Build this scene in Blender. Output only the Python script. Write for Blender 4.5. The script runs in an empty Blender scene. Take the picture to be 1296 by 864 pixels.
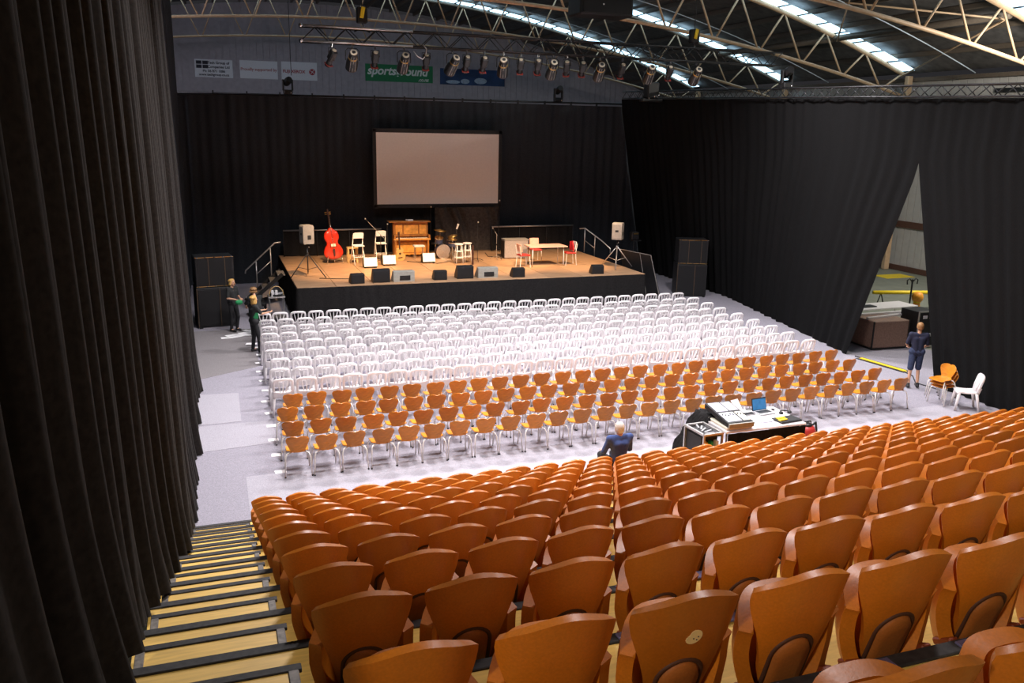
import bpy, math, random
from mathutils import Matrix, Vector
random.seed(7)
scene = bpy.context.scene
C = scene.collection
PI = math.pi

# ------------------------------------------------------------------ camera, world, lights, exposure
CAM = (-0.9598, -14.5107, 6.0930); YAW, PITCH, ROLL, FPX = 0.34347, 0.245117, 0.0203565, 1070.17
def cam_axes():
    F = Vector((math.sin(YAW)*math.cos(PITCH), math.cos(YAW)*math.cos(PITCH), -math.sin(PITCH)))
    R = Vector((math.cos(YAW), -math.sin(YAW), 0)); U = R.cross(F)
    c, s = math.cos(ROLL), math.sin(ROLL)
    return R*c+U*s, U*c-R*s, F
cr, cu, cf = cam_axes()
cd = bpy.data.cameras.new('camera'); cam = bpy.data.objects.new('camera', cd); C.objects.link(cam)
m = Matrix(((cr.x, cu.x, -cf.x, CAM[0]), (cr.y, cu.y, -cf.y, CAM[1]), (cr.z, cu.z, -cf.z, CAM[2]), (0, 0, 0, 1)))
cam.matrix_world = m
cd.sensor_fit = 'HORIZONTAL'; cd.sensor_width = 36; cd.lens = FPX*36/1296; cd.clip_end = 300; cd.clip_start = 0.05
scene.camera = cam
scene.view_settings.view_transform = 'Standard'; scene.view_settings.look = 'None'
scene.view_settings.gamma = 1; scene.view_settings.use_curve_mapping = False
scene.view_settings.exposure = 0.0
w = bpy.data.worlds.new('world'); scene.world = w; w.use_nodes = True
w.node_tree.nodes['Background'].inputs[0].default_value = (0.62, 0.60, 0.66, 1)
w.node_tree.nodes['Background'].inputs[1].default_value = 0.035

def area(name, loc, target, power, size, color, spread=180):
    l = bpy.data.lights.new(name, 'AREA'); l.shape = 'DISK'; l.size = size; l.energy = power; l.color = color; l.spread = math.radians(spread)
    o = bpy.data.objects.new(name, l); C.objects.link(o); o.location = loc
    o.rotation_euler = (Vector(target)-Vector(loc)).to_track_quat('-Z', 'Y').to_euler()
    return o
def spot(name, loc, target, power, angle, color, blend=0.5, radius=0.1):
    l = bpy.data.lights.new(name, 'SPOT'); l.spot_size = math.radians(angle); l.spot_blend = blend
    l.shadow_soft_size = radius; l.energy = power; l.color = color
    o = bpy.data.objects.new(name, l); C.objects.link(o); o.location = loc
    o.rotation_euler = (Vector(target)-Vector(loc)).to_track_quat('-Z', 'Y').to_euler()
    return o
WHITE = (1.0, 0.95, 0.97)
for lx, ly, lp in ((2.0, 6.5, 700), (7.5, 6.5, 900), (13.0, 6.5, 720), (3.0, 0.8, 430), (12.0, 0.8, 430), (2.0, -2.2, 520), (10.0, -2.2, 440)):
    area('high_bay_or_fill', (lx, ly, 10.2), (lx+.2, ly-1.0, 0), lp, 0.9, WHITE, 140)
area('high_bay_or_fill', (-0.9, -18.5, 9.0), (6.0, -8.0, 2.5), 35, 0.45, (1.0, 0.88, 0.75))
area('high_bay_or_fill', (-9.5, -19.0, 11.8), (9.0, -6.0, 2.0), 400, 1.0, (1.0, 0.92, 0.80), 130)
area('high_bay_or_fill', (4.5, -9.5, 11.5), (4.5, -10.0, 0), 170, 0.9, WHITE, 110)
area('high_bay_or_fill', (24.0, 5.0, 9.2), (25.0, 11.0, 0), 1100, 1.0, (1.0, 0.95, 0.85))
area('high_bay_or_fill', (-9.0, 20.0, 9.5), (5, 38, 9), 420, 1.0, (0.92, 0.88, 1.0))  # added unseen fill for the end wall, no known lamp there
for sx, tx in ((3.0, 3.4), (6.0, 5.6), (9.0, 8.6), (12.4, 11.6)):
    spot('stage_spot', (sx, 10.85, 7.45), (tx, 15.4, 1.2), 4300, 44, (1.0, 0.62, 0.30), 0.9, 0.12)

# ------------------------------------------------------------------ materials
MATS = {}
def mat(key, col, rough=0.6, metal=0.0, var=0.12, scale=14.0, bump=0.0, emit=None, estr=0.0, sheen=0.0, spec=0.5, stretch=(1, 1, 1), trans=0.0):
    if key in MATS: return MATS[key]
    mt = bpy.data.materials.new(key); mt.use_nodes = True
    nt = mt.node_tree; b = nt.nodes['Principled BSDF']
    tc = nt.nodes.new('ShaderNodeTexCoord'); mp = nt.nodes.new('ShaderNodeMapping'); nz = nt.nodes.new('ShaderNodeTexNoise')
    mp.inputs['Scale'].default_value = stretch
    nz.inputs['Scale'].default_value = scale; nz.inputs['Detail'].default_value = 4
    nt.links.new(tc.outputs['Object'], mp.inputs[0]); nt.links.new(mp.outputs[0], nz.inputs['Vector'])
    rp = nt.nodes.new('ShaderNodeValToRGB')
    rp.color_ramp.elements[0].position = 0.3; rp.color_ramp.elements[1].position = 0.7
    rp.color_ramp.elements[0].color = tuple(max(0, c*(1-var)) for c in col)+(1,)
    rp.color_ramp.elements[1].color = tuple(min(1, c*(1+var)) for c in col)+(1,)
    nt.links.new(nz.outputs['Fac'], rp.inputs[0]); nt.links.new(rp.outputs[0], b.inputs['Base Color'])
    b.inputs['Roughness'].default_value = rough; b.inputs['Metallic'].default_value = metal
    b.inputs['Specular IOR Level'].default_value = spec
    if sheen:
        b.inputs['Sheen Weight'].default_value = sheen; b.inputs['Sheen Roughness'].default_value = 0.4
    if trans: b.inputs['Transmission Weight'].default_value = trans
    if bump:
        bp = nt.nodes.new('ShaderNodeBump'); bp.inputs['Strength'].default_value = bump; bp.inputs['Distance'].default_value = 0.01
        nt.links.new(nz.outputs['Fac'], bp.inputs['Height']); nt.links.new(bp.outputs[0], b.inputs['Normal'])
    if emit:
        b.inputs['Emission Color'].default_value = emit+(1,); b.inputs['Emission Strength'].default_value = estr
    MATS[key] = mt
    return mt
M = dict(
    carpet=mat('carpet', (0.29, 0.275, 0.315), 0.95, var=0.22, scale=60, bump=0.3, spec=0.1),
    carpet_lit_pale=mat('carpet_lit_pale', (0.36, 0.345, 0.385), 0.95, var=0.2, scale=60, bump=0.3, spec=0.1),  # painted light patches on the floor, also the paler front strip
    carpet_shaded=mat('carpet_shaded', (0.22, 0.205, 0.21), 0.95, var=0.22, scale=60, bump=0.3, spec=0.1),  # same carpet where less light falls, shade put into the colour
    sports_floor=mat('sports_floor', (0.20, 0.21, 0.17), 0.55, var=0.12, scale=2),
    hall_wall=mat('hall_wall', (0.46, 0.44, 0.42), 0.8, var=0.06, scale=3),
    end_wall=mat('end_wall', (0.42, 0.38, 0.43), 0.8, var=0.08, scale=4),
    brown_band=mat('brown_band', (0.10, 0.045, 0.03), 0.6),
    roof=mat('roof_sheet', (0.13, 0.12, 0.12), 0.8, var=0.3, scale=3),
    purlin=mat('purlin_steel', (0.13, 0.10, 0.075), 0.6),
    cream=mat('cream_steel', (0.52, 0.355, 0.22), 0.5, var=0.1, scale=6),
    skylight=mat('skylight_glass', (0.8, 0.9, 1.0), 0.4, emit=(0.50, 0.80, 1.0), estr=3.0, var=0.05),
    conduit=mat('conduit', (0.62, 0.72, 0.82), 0.4),
    drape=mat('black_drape', (0.0085, 0.0085, 0.0088), 0.95, var=0.2, scale=30, spec=0.05),
    drape_back=mat('black_backdrop', (0.036, 0.040, 0.047), 0.95, var=0.2, scale=30, spec=0.05),
    drape2=mat('black_side_drape', (0.019, 0.0165, 0.0148), 0.9, var=0.3, scale=25, sheen=0.03, spec=0.1),
    cloth_loose=mat('loose_black_cloth', (0.055, 0.047, 0.043), 0.9, var=0.3, scale=12, spec=0.1),
    skirt=mat('stage_skirt_cloth', (0.017, 0.016, 0.016), 0.9, var=0.3, scale=25, spec=0.05),
    black=mat('black_paint', (0.010, 0.010, 0.011), 0.55, var=0.3),
    blackmetal=mat('black_metal', (0.03, 0.03, 0.032), 0.4, metal=0.4),
    chrome=mat('chrome', (0.75, 0.75, 0.76), 0.22, metal=1.0, var=0.03),
    alu=mat('aluminium', (0.62, 0.60, 0.58), 0.35, metal=0.8, var=0.08),
    tier_orange=mat('tier_seat_plastic', (0.54, 0.155, 0.010), 0.36, var=0.10, scale=90, bump=0.05),
    tier_lumbar=mat('tier_lumbar_plastic', (0.36, 0.105, 0.014), 0.6, var=0.12, scale=90, bump=0.08),
    tier_arch_shade=mat('tier_arch_shade', (0.07, 0.022, 0.008), 0.7),  # shadow of the arched recess, put into the colour
    tier_hinge=mat('tier_hinge', (0.22, 0.04, 0.012), 0.4),
    deck=mat('yellow_deck', (0.82, 0.52, 0.12), 0.5, var=0.12, scale=5, stretch=(1, 9, 9)),
    nosing=mat('black_nosing', (0.03, 0.028, 0.027), 0.75, var=0.4, scale=30),
    edge_grey=mat('grey_step_edge', (0.16, 0.14, 0.12), 0.6, var=0.4, scale=30),
    plate=mat('blue_grey_plate', (0.12, 0.11, 0.20), 0.4, var=0.2),
    white_plastic=mat('white_chair_plastic', (0.93, 0.90, 0.91), 0.4, var=0.03),
    ply=mat('orange_chair_shell', (0.62, 0.225, 0.018), 0.33, var=0.18, scale=10, stretch=(1, 1, 3)),
    leg_white=mat('white_chair_tube', (0.80, 0.77, 0.74), 0.35, var=0.04),
    leg_black=mat('black_chair_tube', (0.04, 0.04, 0.04), 0.4),
    stagewood=mat('stage_plywood', (0.40, 0.235, 0.125), 0.55, var=0.25, scale=3, stretch=(0.6, 5, 5)),
    screen=mat('projection_cloth', (0.82, 0.77, 0.74), 0.9, var=0.03),
    paper=mat('white_paper', (0.86, 0.85, 0.86), 0.8, var=0.02),
    speaker=mat('speaker_grey', (0.27, 0.25, 0.23), 0.6, var=0.1),
    monitor_grey=mat('monitor_grey', (0.33, 0.32, 0.28), 0.6, var=0.1),
    monitor_white=mat('monitor_white', (0.75, 0.72, 0.68), 0.6, var=0.04),
    grille=mat('black_grille', (0.012, 0.012, 0.013), 0.6, metal=0.3, var=0.4, scale=150),
    piano=mat('piano_wood', (0.50, 0.20, 0.045), 0.32, var=0.3, scale=6, stretch=(1, 1, 0.3)),
    piano_panel=mat('piano_panel', (0.78, 0.36, 0.07), 0.3, var=0.25, scale=7),
    ivory=mat('ivory', (0.80, 0.74, 0.60), 0.35, var=0.04),
    bass_red=mat('bass_varnish', (0.60, 0.035, 0.015), 0.18, var=0.25, scale=5, spec=0.8),
    bass_dark=mat('bass_dark_wood', (0.05, 0.02, 0.015), 0.35),
    spruce=mat('guitar_spruce', (0.62, 0.38, 0.13), 0.35, var=0.12),
    brass=mat('cymbal_brass', (0.72, 0.45, 0.14), 0.3, metal=0.9, var=0.08),
    drumwhite=mat('drum_head', (0.72, 0.68, 0.62), 0.5, var=0.03),
    drumblue=mat('drum_shell', (0.045, 0.06, 0.12), 0.3),
    stoolwood=mat('stool_wood', (0.58, 0.38, 0.16), 0.5, var=0.15),
    pink=mat('pink_table_top', (0.78, 0.42, 0.33), 0.45, var=0.06),
    red_cloth=mat('red_cloth', (0.55, 0.012, 0.02), 0.7, var=0.15),
    red_seat=mat('red_vinyl', (0.42, 0.03, 0.025), 0.45),
    amp=mat('amp_grey_cover', (0.30, 0.265, 0.26), 0.9, var=0.15, scale=40),
    laptop_screen=mat('laptop_screen', (0.02, 0.10, 0.22), 0.25, emit=(0.03, 0.22, 0.50), estr=0.6, var=0.5, scale=8),
    grey_plastic=mat('grey_plastic', (0.42, 0.42, 0.44), 0.45),
    yellow=mat('yellow_plastic', (0.80, 0.58, 0.02), 0.5, var=0.06),
    orange_bright=mat('orange_plastic', (0.85, 0.35, 0.03), 0.5),
    green=mat('green_cloth', (0.02, 0.30, 0.10), 0.7),
    banner_white=mat('banner_white', (0.80, 0.80, 0.88), 0.7, var=0.03),
    banner_green=mat('banner_green', (0.02, 0.21, 0.085), 0.7, var=0.05),
    banner_blue=mat('banner_blue', (0.02, 0.055, 0.16), 0.7, var=0.5, scale=0.9),
    banner_pale=mat('banner_pale', (0.40, 0.50, 0.66), 0.7, var=0.2),
    ink=mat('dark_ink', (0.03, 0.03, 0.05), 0.7), ink_red=mat('red_ink', (0.42, 0.03, 0.05), 0.7),
    ink_pink=mat('pale_red_ink', (0.50, 0.20, 0.20), 0.7), ink_white=mat('white_ink', (0.80, 0.84, 0.82), 0.7),
    gel=mat('red_gel', (0.16, 0.02, 0.015), 0.4), lens=mat('lamp_lens', (0.55, 0.48, 0.36), 0.12, var=0.1),
    skin=mat('skin', (0.60, 0.33, 0.21), 0.55, var=0.06), hair_blond=mat('blond_hair', (0.56, 0.33, 0.09), 0.6, var=0.3, scale=40, stretch=(1, 1, .2)),
    hair_brown=mat('brown_hair', (0.30, 0.16, 0.06), 0.6, var=0.3, scale=40), hair_white=mat('white_hair', (0.66, 0.60, 0.53), 0.6, var=0.15, scale=40),
    shirt_black=mat('black_shirt', (0.018, 0.020, 0.020), 0.85), shirt_navy=mat('navy_shirt', (0.012, 0.016, 0.042), 0.85),
    jacket_blue=mat('blue_jacket', (0.05, 0.09, 0.26), 0.85, var=0.2), denim=mat('denim', (0.03, 0.045, 0.10), 0.85, var=0.3, scale=30),
    trouser_black=mat('black_trousers', (0.014, 0.014, 0.016), 0.85), shoe=mat('black_shoe', (0.02, 0.02, 0.02), 0.5), sock=mat('grey_sock', (0.4, 0.4, 0.4), 0.9),
    case_brown=mat('brown_case', (0.24, 0.15, 0.11), 0.8, var=0.2, scale=20), sticker=mat('cream_sticker', (0.80, 0.62, 0.30), 0.6, var=0.04),
    edge_dark=mat('dull_brass_edge', (0.10, 0.065, 0.035), 0.5, metal=0.3),
    keyglow=mat('fader_panel', (0.50, 0.50, 0.56), 0.5, var=0.25, scale=30), screenpale=mat('pale_display', (0.78, 0.78, 0.90), 0.3, emit=(0.6, 0.65, 0.9), estr=0.25, var=0.1),
)

def translucent(mt, fac, col):                          # thin plastic lets light through
    nt = mt.node_tree; b = nt.nodes['Principled BSDF']; out = nt.nodes['Material Output']
    tr = nt.nodes.new('ShaderNodeBsdfTranslucent'); tr.inputs[0].default_value = col+(1,); mx = nt.nodes.new('ShaderNodeMixShader'); mx.inputs[0].default_value = fac
    nt.links.new(b.outputs[0], mx.inputs[1]); nt.links.new(tr.outputs[0], mx.inputs[2]); nt.links.new(mx.outputs[0], out.inputs[0])
def piecewise(mt, lo, hi):                              # each moulding has its own shade
    nt = mt.node_tree; b = nt.nodes['Principled BSDF']; src = b.inputs['Base Color'].links[0].from_socket
    oi = nt.nodes.new('ShaderNodeObjectInfo'); mr = nt.nodes.new('ShaderNodeMapRange'); mr.inputs['To Min'].default_value = lo; mr.inputs['To Max'].default_value = hi
    mul = nt.nodes.new('ShaderNodeVectorMath'); mul.operation = 'SCALE'
    nt.links.new(oi.outputs['Random'], mr.inputs['Value']); nt.links.new(src, mul.inputs[0]); nt.links.new(mr.outputs[0], mul.inputs['Scale']); nt.links.new(mul.outputs[0], b.inputs['Base Color'])
piecewise(M['tier_orange'], 0.72, 1.12); piecewise(M['ply'], 0.78, 1.1); piecewise(M['white_plastic'], 0.93, 1.03); piecewise(M['stagewood'], 0.85, 1.15)
translucent(M['white_plastic'], 0.35, (0.95, 0.92, 0.92))
# ------------------------------------------------------------------ mesh helpers
def frame(d):
    d = d.normalized(); a = Vector((0, 0, 1)) if abs(d.z) < 0.9 else Vector((1, 0, 0))
    x = a.cross(d).normalized(); return x, d.cross(x)
class MB:
    def __init__(s): s.v = []; s.f = []
    def add(s, vs, fs):
        o = len(s.v); s.v += [tuple(p) for p in vs]; s.f += [tuple(i+o for i in f) for f in fs]; return s
    def box(s, c, d, mx=None, b=0.0):
        x, y, z = d[0]/2, d[1]/2, d[2]/2
        if b <= 0:
            P = [Vector((i*x, j*y, k*z)) for k in (-1, 1) for j in (-1, 1) for i in (-1, 1)]
            F = [(0, 2, 3, 1), (4, 5, 7, 6), (0, 1, 5, 4), (2, 6, 7, 3), (0, 4, 6, 2), (1, 3, 7, 5)]
        else:
            b = min(b, x*.9, y*.9, z*.9); P = []; F = []; idx = {}
            for k in (-1, 1):
                for j in (-1, 1):
                    for i in (-1, 1):
                        for ax, q in enumerate(((i*x, j*(y-b), k*(z-b)), (i*(x-b), j*y, k*(z-b)), (i*(x-b), j*(y-b), k*z))):
                            idx[(i, j, k, ax)] = len(P); P.append(Vector(q))
            def face(ids, n):
                ps = [P[t] for t in ids]; nn = (ps[1]-ps[0]).cross(ps[2]-ps[1])
                F.append(tuple(ids) if nn.dot(Vector(n)) > 0 else tuple(reversed(ids)))
            for sg in (-1, 1):
                face([idx[(sg, j, k, 0)] for j, k in ((-1, -1), (1, -1), (1, 1), (-1, 1))], (sg, 0, 0))
                face([idx[(i, sg, k, 1)] for i, k in ((-1, -1), (1, -1), (1, 1), (-1, 1))], (0, sg, 0))
                face([idx[(i, j, sg, 2)] for i, j in ((-1, -1), (1, -1), (1, 1), (-1, 1))], (0, 0, sg))
            for a in (-1, 1):
                for c2 in (-1, 1):
                    face([idx[(-1, a, c2, 1)], idx[(1, a, c2, 1)], idx[(1, a, c2, 2)], idx[(-1, a, c2, 2)]], (0, a, c2))
                    face([idx[(a, -1, c2, 0)], idx[(a, 1, c2, 0)], idx[(a, 1, c2, 2)], idx[(a, -1, c2, 2)]], (a, 0, c2))
                    face([idx[(a, c2, -1, 0)], idx[(a, c2, 1, 0)], idx[(a, c2, 1, 1)], idx[(a, c2, -1, 1)]], (a, c2, 0))
                    for e in (-1, 1): face([idx[(a, c2, e, t)] for t in range(3)], (a, c2, e))
        if mx is not None: P = [mx @ p for p in P]
        cc = Vector(c); return s.add([p+cc for p in P], F)
    def cyl(s, p0, p1, r0, r1=None, n=10, caps=True):
        r1 = r0 if r1 is None else r1; p0, p1 = Vector(p0), Vector(p1); x, y = frame(p1-p0)
        P = [p+(x*math.cos(2*PI*i/n)+y*math.sin(2*PI*i/n))*r for p, r in ((p0, r0), (p1, r1)) for i in range(n)]
        F = [(i, (i+1) % n, n+(i+1) % n, n+i) for i in range(n)]
        if caps: F += [tuple(reversed(range(n))), tuple(range(n, 2*n))]
        return s.add(P, F)
    def tube(s, pts, r, n=8, flat=1.0):
        pts = [Vector(p) for p in pts]; k = len(pts); rs = r if isinstance(r, (list, tuple)) else [r]*k
        P = []; px = None
        for i, p in enumerate(pts):
            d = (pts[min(i+1, k-1)]-pts[max(i-1, 0)]).normalized()
            if px is None: px, py = frame(d)
            else:
                px = (px-d*px.dot(d)).normalized(); py = d.cross(px)
            P += [p+(px*math.cos(2*PI*j/n)+py*math.sin(2*PI*j/n)*flat)*rs[i] for j in range(n)]
        F = [(i*n+j, i*n+(j+1) % n, (i+1)*n+(j+1) % n, (i+1)*n+j) for i in range(k-1) for j in range(n)]
        F += [tuple(reversed(range(n))), tuple(range((k-1)*n, k*n))]
        return s.add(P, F)
    def lathe(s, prof, c=(0, 0, 0), n=20, mx=None):
        P = []; k = len(prof)
        for r, z in prof: P += [Vector((r*math.cos(2*PI*j/n), r*math.sin(2*PI*j/n), z)) for j in range(n)]
        F = [(i*n+j, i*n+(j+1) % n, (i+1)*n+(j+1) % n, (i+1)*n+j) for i in range(k-1) for j in range(n)]
        F += [tuple(reversed(range(n))), tuple(range((k-1)*n, k*n))]
        if mx is not None: P = [mx @ p for p in P]
        cc = Vector(c); return s.add([p+cc for p in P], F)
    def prism(s, poly, d, mx=None, c=(0, 0, 0)):          # polygon in XZ extruded along Y by d
        n = len(poly); P = [Vector((x, 0, z)) for x, z in poly]+[Vector((x, d, z)) for x, z in poly]
        F = [tuple(range(n)), tuple(reversed(range(n, 2*n)))]+[(i, i+n, (i+1) % n+n, (i+1) % n) for i in range(n)]
        if mx is not None: P = [mx @ p for p in P]
        cc = Vector(c); return s.add([p+cc for p in P], F)
    def sphere(s, c, r, n=12, k=8):
        r = (r, r, r) if not isinstance(r, (tuple, list)) else r; P = [Vector((0, 0, r[2]))]
        for i in range(1, k):
            t = PI*i/k; P += [Vector((r[0]*math.sin(t)*math.cos(2*PI*j/n), r[1]*math.sin(t)*math.sin(2*PI*j/n), r[2]*math.cos(t))) for j in range(n)]
        P.append(Vector((0, 0, -r[2]))); e = len(P)-1
        F = [(0, 1+j, 1+(j+1) % n) for j in range(n)]
        for i in range(k-2):
            F += [(1+i*n+j, 1+(i+1)*n+j, 1+(i+1)*n+(j+1) % n, 1+i*n+(j+1) % n) for j in range(n)]
        F += [(e, 1+(k-2)*n+(j+1) % n, 1+(k-2)*n+j) for j in range(n)]
        cc = Vector(c); return s.add([p+cc for p in P], F)
    def sheet(s, fn, nu, nv, th=0.0):                     # fn(u,v) -> point; u,v in 0..1; thickness along the normal, rim with its own vertices
        G = [[Vector(fn(i/nu, j/nv)) for i in range(nu+1)] for j in range(nv+1)]
        W = nu+1
        F = [(j*W+i, j*W+i+1, (j+1)*W+i+1, (j+1)*W+i) for j in range(nv) for i in range(nu)]
        flat = [p for r in G for p in r]
        if not th: return s.add(flat, F)
        N = []
        for j in range(nv+1):
            for i in range(nu+1):
                du = G[j][min(i+1, nu)]-G[j][max(i-1, 0)]; dv = G[min(j+1, nv)][i]-G[max(j-1, 0)][i]
                nn = du.cross(dv); N.append(nn.normalized() if nn.length > 1e-9 else Vector((0, 1, 0)))
        B = [p-q*th for p, q in zip(flat, N)]
        s.add(flat, F); s.add(B, [tuple(reversed(f)) for f in F])
        loop = [i for i in range(W)]+[j*W+nu for j in range(1, nv+1)]+[nv*W+i for i in range(nu-1, -1, -1)]+[j*W for j in range(nv-1, 0, -1)]
        L = len(loop)
        return s.add([flat[i] for i in loop]+[B[i] for i in loop], [(k, L+k, L+(k+1) % L, (k+1) % L) for k in range(L)])
    def mesh(s, name, smooth=False):
        me = bpy.data.meshes.new(name); me.from_pydata([tuple(p) for p in s.v], [], s.f); me.update()
        if smooth: me.shade_smooth()
        return me
    def build(s, name, mt, parent=None, smooth=False, loc=(0, 0, 0), rot=(0, 0, 0), sharp=None):
        me = s.mesh(name, smooth or sharp is not None)
        if sharp is not None: me.set_sharp_from_angle(angle=math.radians(sharp))
        me.materials.append(M[mt]); return place(name, me, parent, loc, rot)
def place(name, me, parent=None, loc=(0, 0, 0), rot=(0, 0, 0)):
    o = bpy.data.objects.new(name, me); C.objects.link(o); o.location = loc; o.rotation_euler = rot
    if parent is not None: o.parent = parent
    return o
def tag(o, label, cat, group=None, kind=None):
    o['label'] = label
    if cat: o['category'] = cat
    if group: o['group'] = group
    if kind: o['kind'] = kind
    return o
def thing(name, label, cat, loc=(0, 0, 0), rz=0.0, group=None, kind=None):
    o = bpy.data.objects.new(name, None); C.objects.link(o); o.location = loc; o.rotation_euler = (0, 0, rz); o.empty_display_size = 0.1
    return tag(o, label, cat, group, kind)
def struct(o, label=None):
    o['kind'] = 'structure'
    if label: o['label'] = label
    return o
def copy_thing(root, parts, loc, rz, label):
    r = root.copy(); C.objects.link(r); r.location = loc; r.rotation_euler = (0, 0, rz); r['label'] = label
    for c in parts:
        k = c.copy(); C.objects.link(k); k.parent = r
    return r
def rotm(x=0, y=0, z=0): return (Matrix.Rotation(z, 3, 'Z') @ Matrix.Rotation(y, 3, 'Y') @ Matrix.Rotation(x, 3, 'X'))
def lerp(a, b, t): return a+(b-a)*t
def nth(n): return '%d%s' % (n, 'th' if 10 <= n % 100 <= 20 else {1: 'st', 2: 'nd', 3: 'rd'}.get(n % 10, 'th'))

# ------------------------------------------------------------------ the hall
ROOF = lambda x: 13.55-0.0085*(x-6.0)**2
XR, XL, YE = 29.7, -17.7, 43.3
fl = MB().box((6.0, 12.0, -0.06), (47.6, 63.0, 0.10)).build('floor', 'sports_floor'); struct(fl, 'grey green sports hall floor')
cp = MB().box((7.6, 9.6, -0.003), (22.6, 25.4, 0.022)).build('carpet_covering', 'carpet', fl); cp['label'] = 'grey carpet covering laid over the hall floor'
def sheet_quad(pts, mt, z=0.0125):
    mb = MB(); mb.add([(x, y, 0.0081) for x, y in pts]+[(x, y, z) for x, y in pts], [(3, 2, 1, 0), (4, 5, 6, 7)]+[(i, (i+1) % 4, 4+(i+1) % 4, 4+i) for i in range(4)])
    return mb.build('carpet_tone_patch', mt, fl)
sheet_quad([(-1.58, 3.27), (-0.62, 3.3), (-0.61, 5.36), (-1.58, 5.45)], 'carpet_lit_pale', 0.0135)  # patch of light beside the left drape, painted as a paler quad
sheet_quad([(-3.4, 1.45), (0.0, 1.85), (0.0, 3.2), (-3.4, 3.2)], 'carpet_lit_pale')  # lit band of floor painted paler, slanted edge is the light boundary
sheet_quad([(-0.66, -1.55), (15.8, -1.55), (15.8, -0.05), (-0.66, 0.25)], 'carpet_lit_pale')
sheet_quad([(-3.6, 5.5), (0.0, 7.6), (0.0, 12.0), (-3.6, 12.0)], 'carpet_shaded')  # dim floor painted darker, slanted edge follows the drape's shadow
yp = MB().box((28.1, 15.5, -0.005), (1.6, 0.9, 0.012)).build('floor_marking', 'yellow', fl)
def wallsheet(name, p0, p1, z0, ztop, mt, th, label):
    # ribbed cladding wall between p0 and p1
    mb = MB(); p0 = Vector(p0); p1 = Vector(p1); L = (p1-p0).length; d = (p1-p0).normalized(); nrm = Vector((d.y, -d.x, 0)); n = int(L/0.4)
    for i in range(n):
        a, b = i*L/n, (i+1)*L/n-0.03
        A, B = p0+d*a, p0+d*b
        za, zb = ztop(A), ztop(B)
        vs = []
        for o in (0, -th):
            for P, zt in ((A, za), (B, zb)): vs += [(P.x+nrm.x*o, P.y+nrm.y*o, z0), (P.x+nrm.x*o, P.y+nrm.y*o, zt)]
        mb.add(vs, [(0, 2, 3, 1), (4, 5, 7, 6), (0, 1, 5, 4), (2, 6, 7, 3), (1, 3, 7, 5), (0, 4, 6, 2)])
    vs = []
    for o in (-th*.6, -th*1.6):
        for k in range(25):
            P = p0+d*(L*k/24); vs += [(P.x+nrm.x*o, P.y+nrm.y*o, z0), (P.x+nrm.x*o, P.y+nrm.y*o, ztop(P))]
    fs = []
    for k in range(24):
        a = 2*k; fs += [(a, a+2, a+3, a+1), (50+a, 50+a+1, 50+a+3, 50+a+2), (a+1, a+3, 50+a+3, 50+a+1)]
    mb.add(vs, fs)
    return struct(mb.build(name, mt), label)
wr = wallsheet('wall_right', (XR, YE, 0), (XR, -14, 0), 0, lambda p: ROOF(XR)-0.02, 'hall_wall', 0.05, 'pale grey side wall of the hall behind the black drapes')
MB().box((XR-0.03, 15, 2.16), (0.06, 56, 0.30)).build('wall_band', 'brown_band', wr)
MB().box((XR-0.05, 15, 0.12), (0.10, 56, 0.24)).build('skirting', 'brown_band', wr)
MB().box((XR-0.12, 15, ROOF(XR)-0.12), (0.2, 58, 0.16)).build('eave_beam', 'purlin', wr)
MB().box((XR-0.08, 11.2, 8.05), (0.14, 3.4, 0.16)).build('wall_vent', 'black', wr)
we = wallsheet('wall_back', (XL, YE, 0), (XR, YE, 0), 0, lambda p: ROOF(p.x)-0.02, 'end_wall', 0.05, 'pale lilac grey end wall of the hall')
wallsheet('wall_left', (XL, -14, 0), (XL, YE, 0), 0, lambda p: ROOF(XL)-0.02, 'hall_wall', 0.05, 'pale grey far side wall of the hall')
# arched roof, corrugated sheet with purlins
ce = MB()
ce.sheet(lambda u, v: (lerp(XL, XR, u), lerp(-6, YE, v), ROOF(lerp(XL, XR, u))+0.24), 60, 1, 0.08)
ceil = struct(ce.build('ceiling', 'roof', smooth=True), 'dark arched hall roof')
px = XL+0.6
pur = None
while px < XR-0.3:
    if px > -8:
        MB().box((px, 18.6, ROOF(px)+0.06), (0.12, 49.0, 0.20), b=0.02).build('purlin', 'purlin', ceil)
    px += 1.55
TR = dict(A=35.2, B=26.2, C=17.3, D=8.5)
# daylight strips in the roof, pane by pane between the purlins
for n, (k, ty) in enumerate(sorted(TR.items())):
    wn = bpy.data.objects.new('window_%d' % (n+1), None); C.objects.link(wn); wn.location = (6, ty-0.25, ROOF(6)); struct(wn, 'strip of roof daylight panes beside a truss')
    x = -3.0 if k in 'AB' else 6.0
    pane = None
    while x < XR-1.0:
        xc = x+0.5; ang = math.atan(2*0.0085*(xc-6.0))
        mb = MB().box((0, 0, 0), (0.86, 0.80, 0.04), b=0.008)
        if pane is None:
            pane = mb.mesh('pane'); pane.materials.append(M['skylight'])
        place('pane', pane, wn, (xc-6, 0, ROOF(xc)-0.075-ROOF(6)), (0, ang, 0))
        x += 1.0
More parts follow.
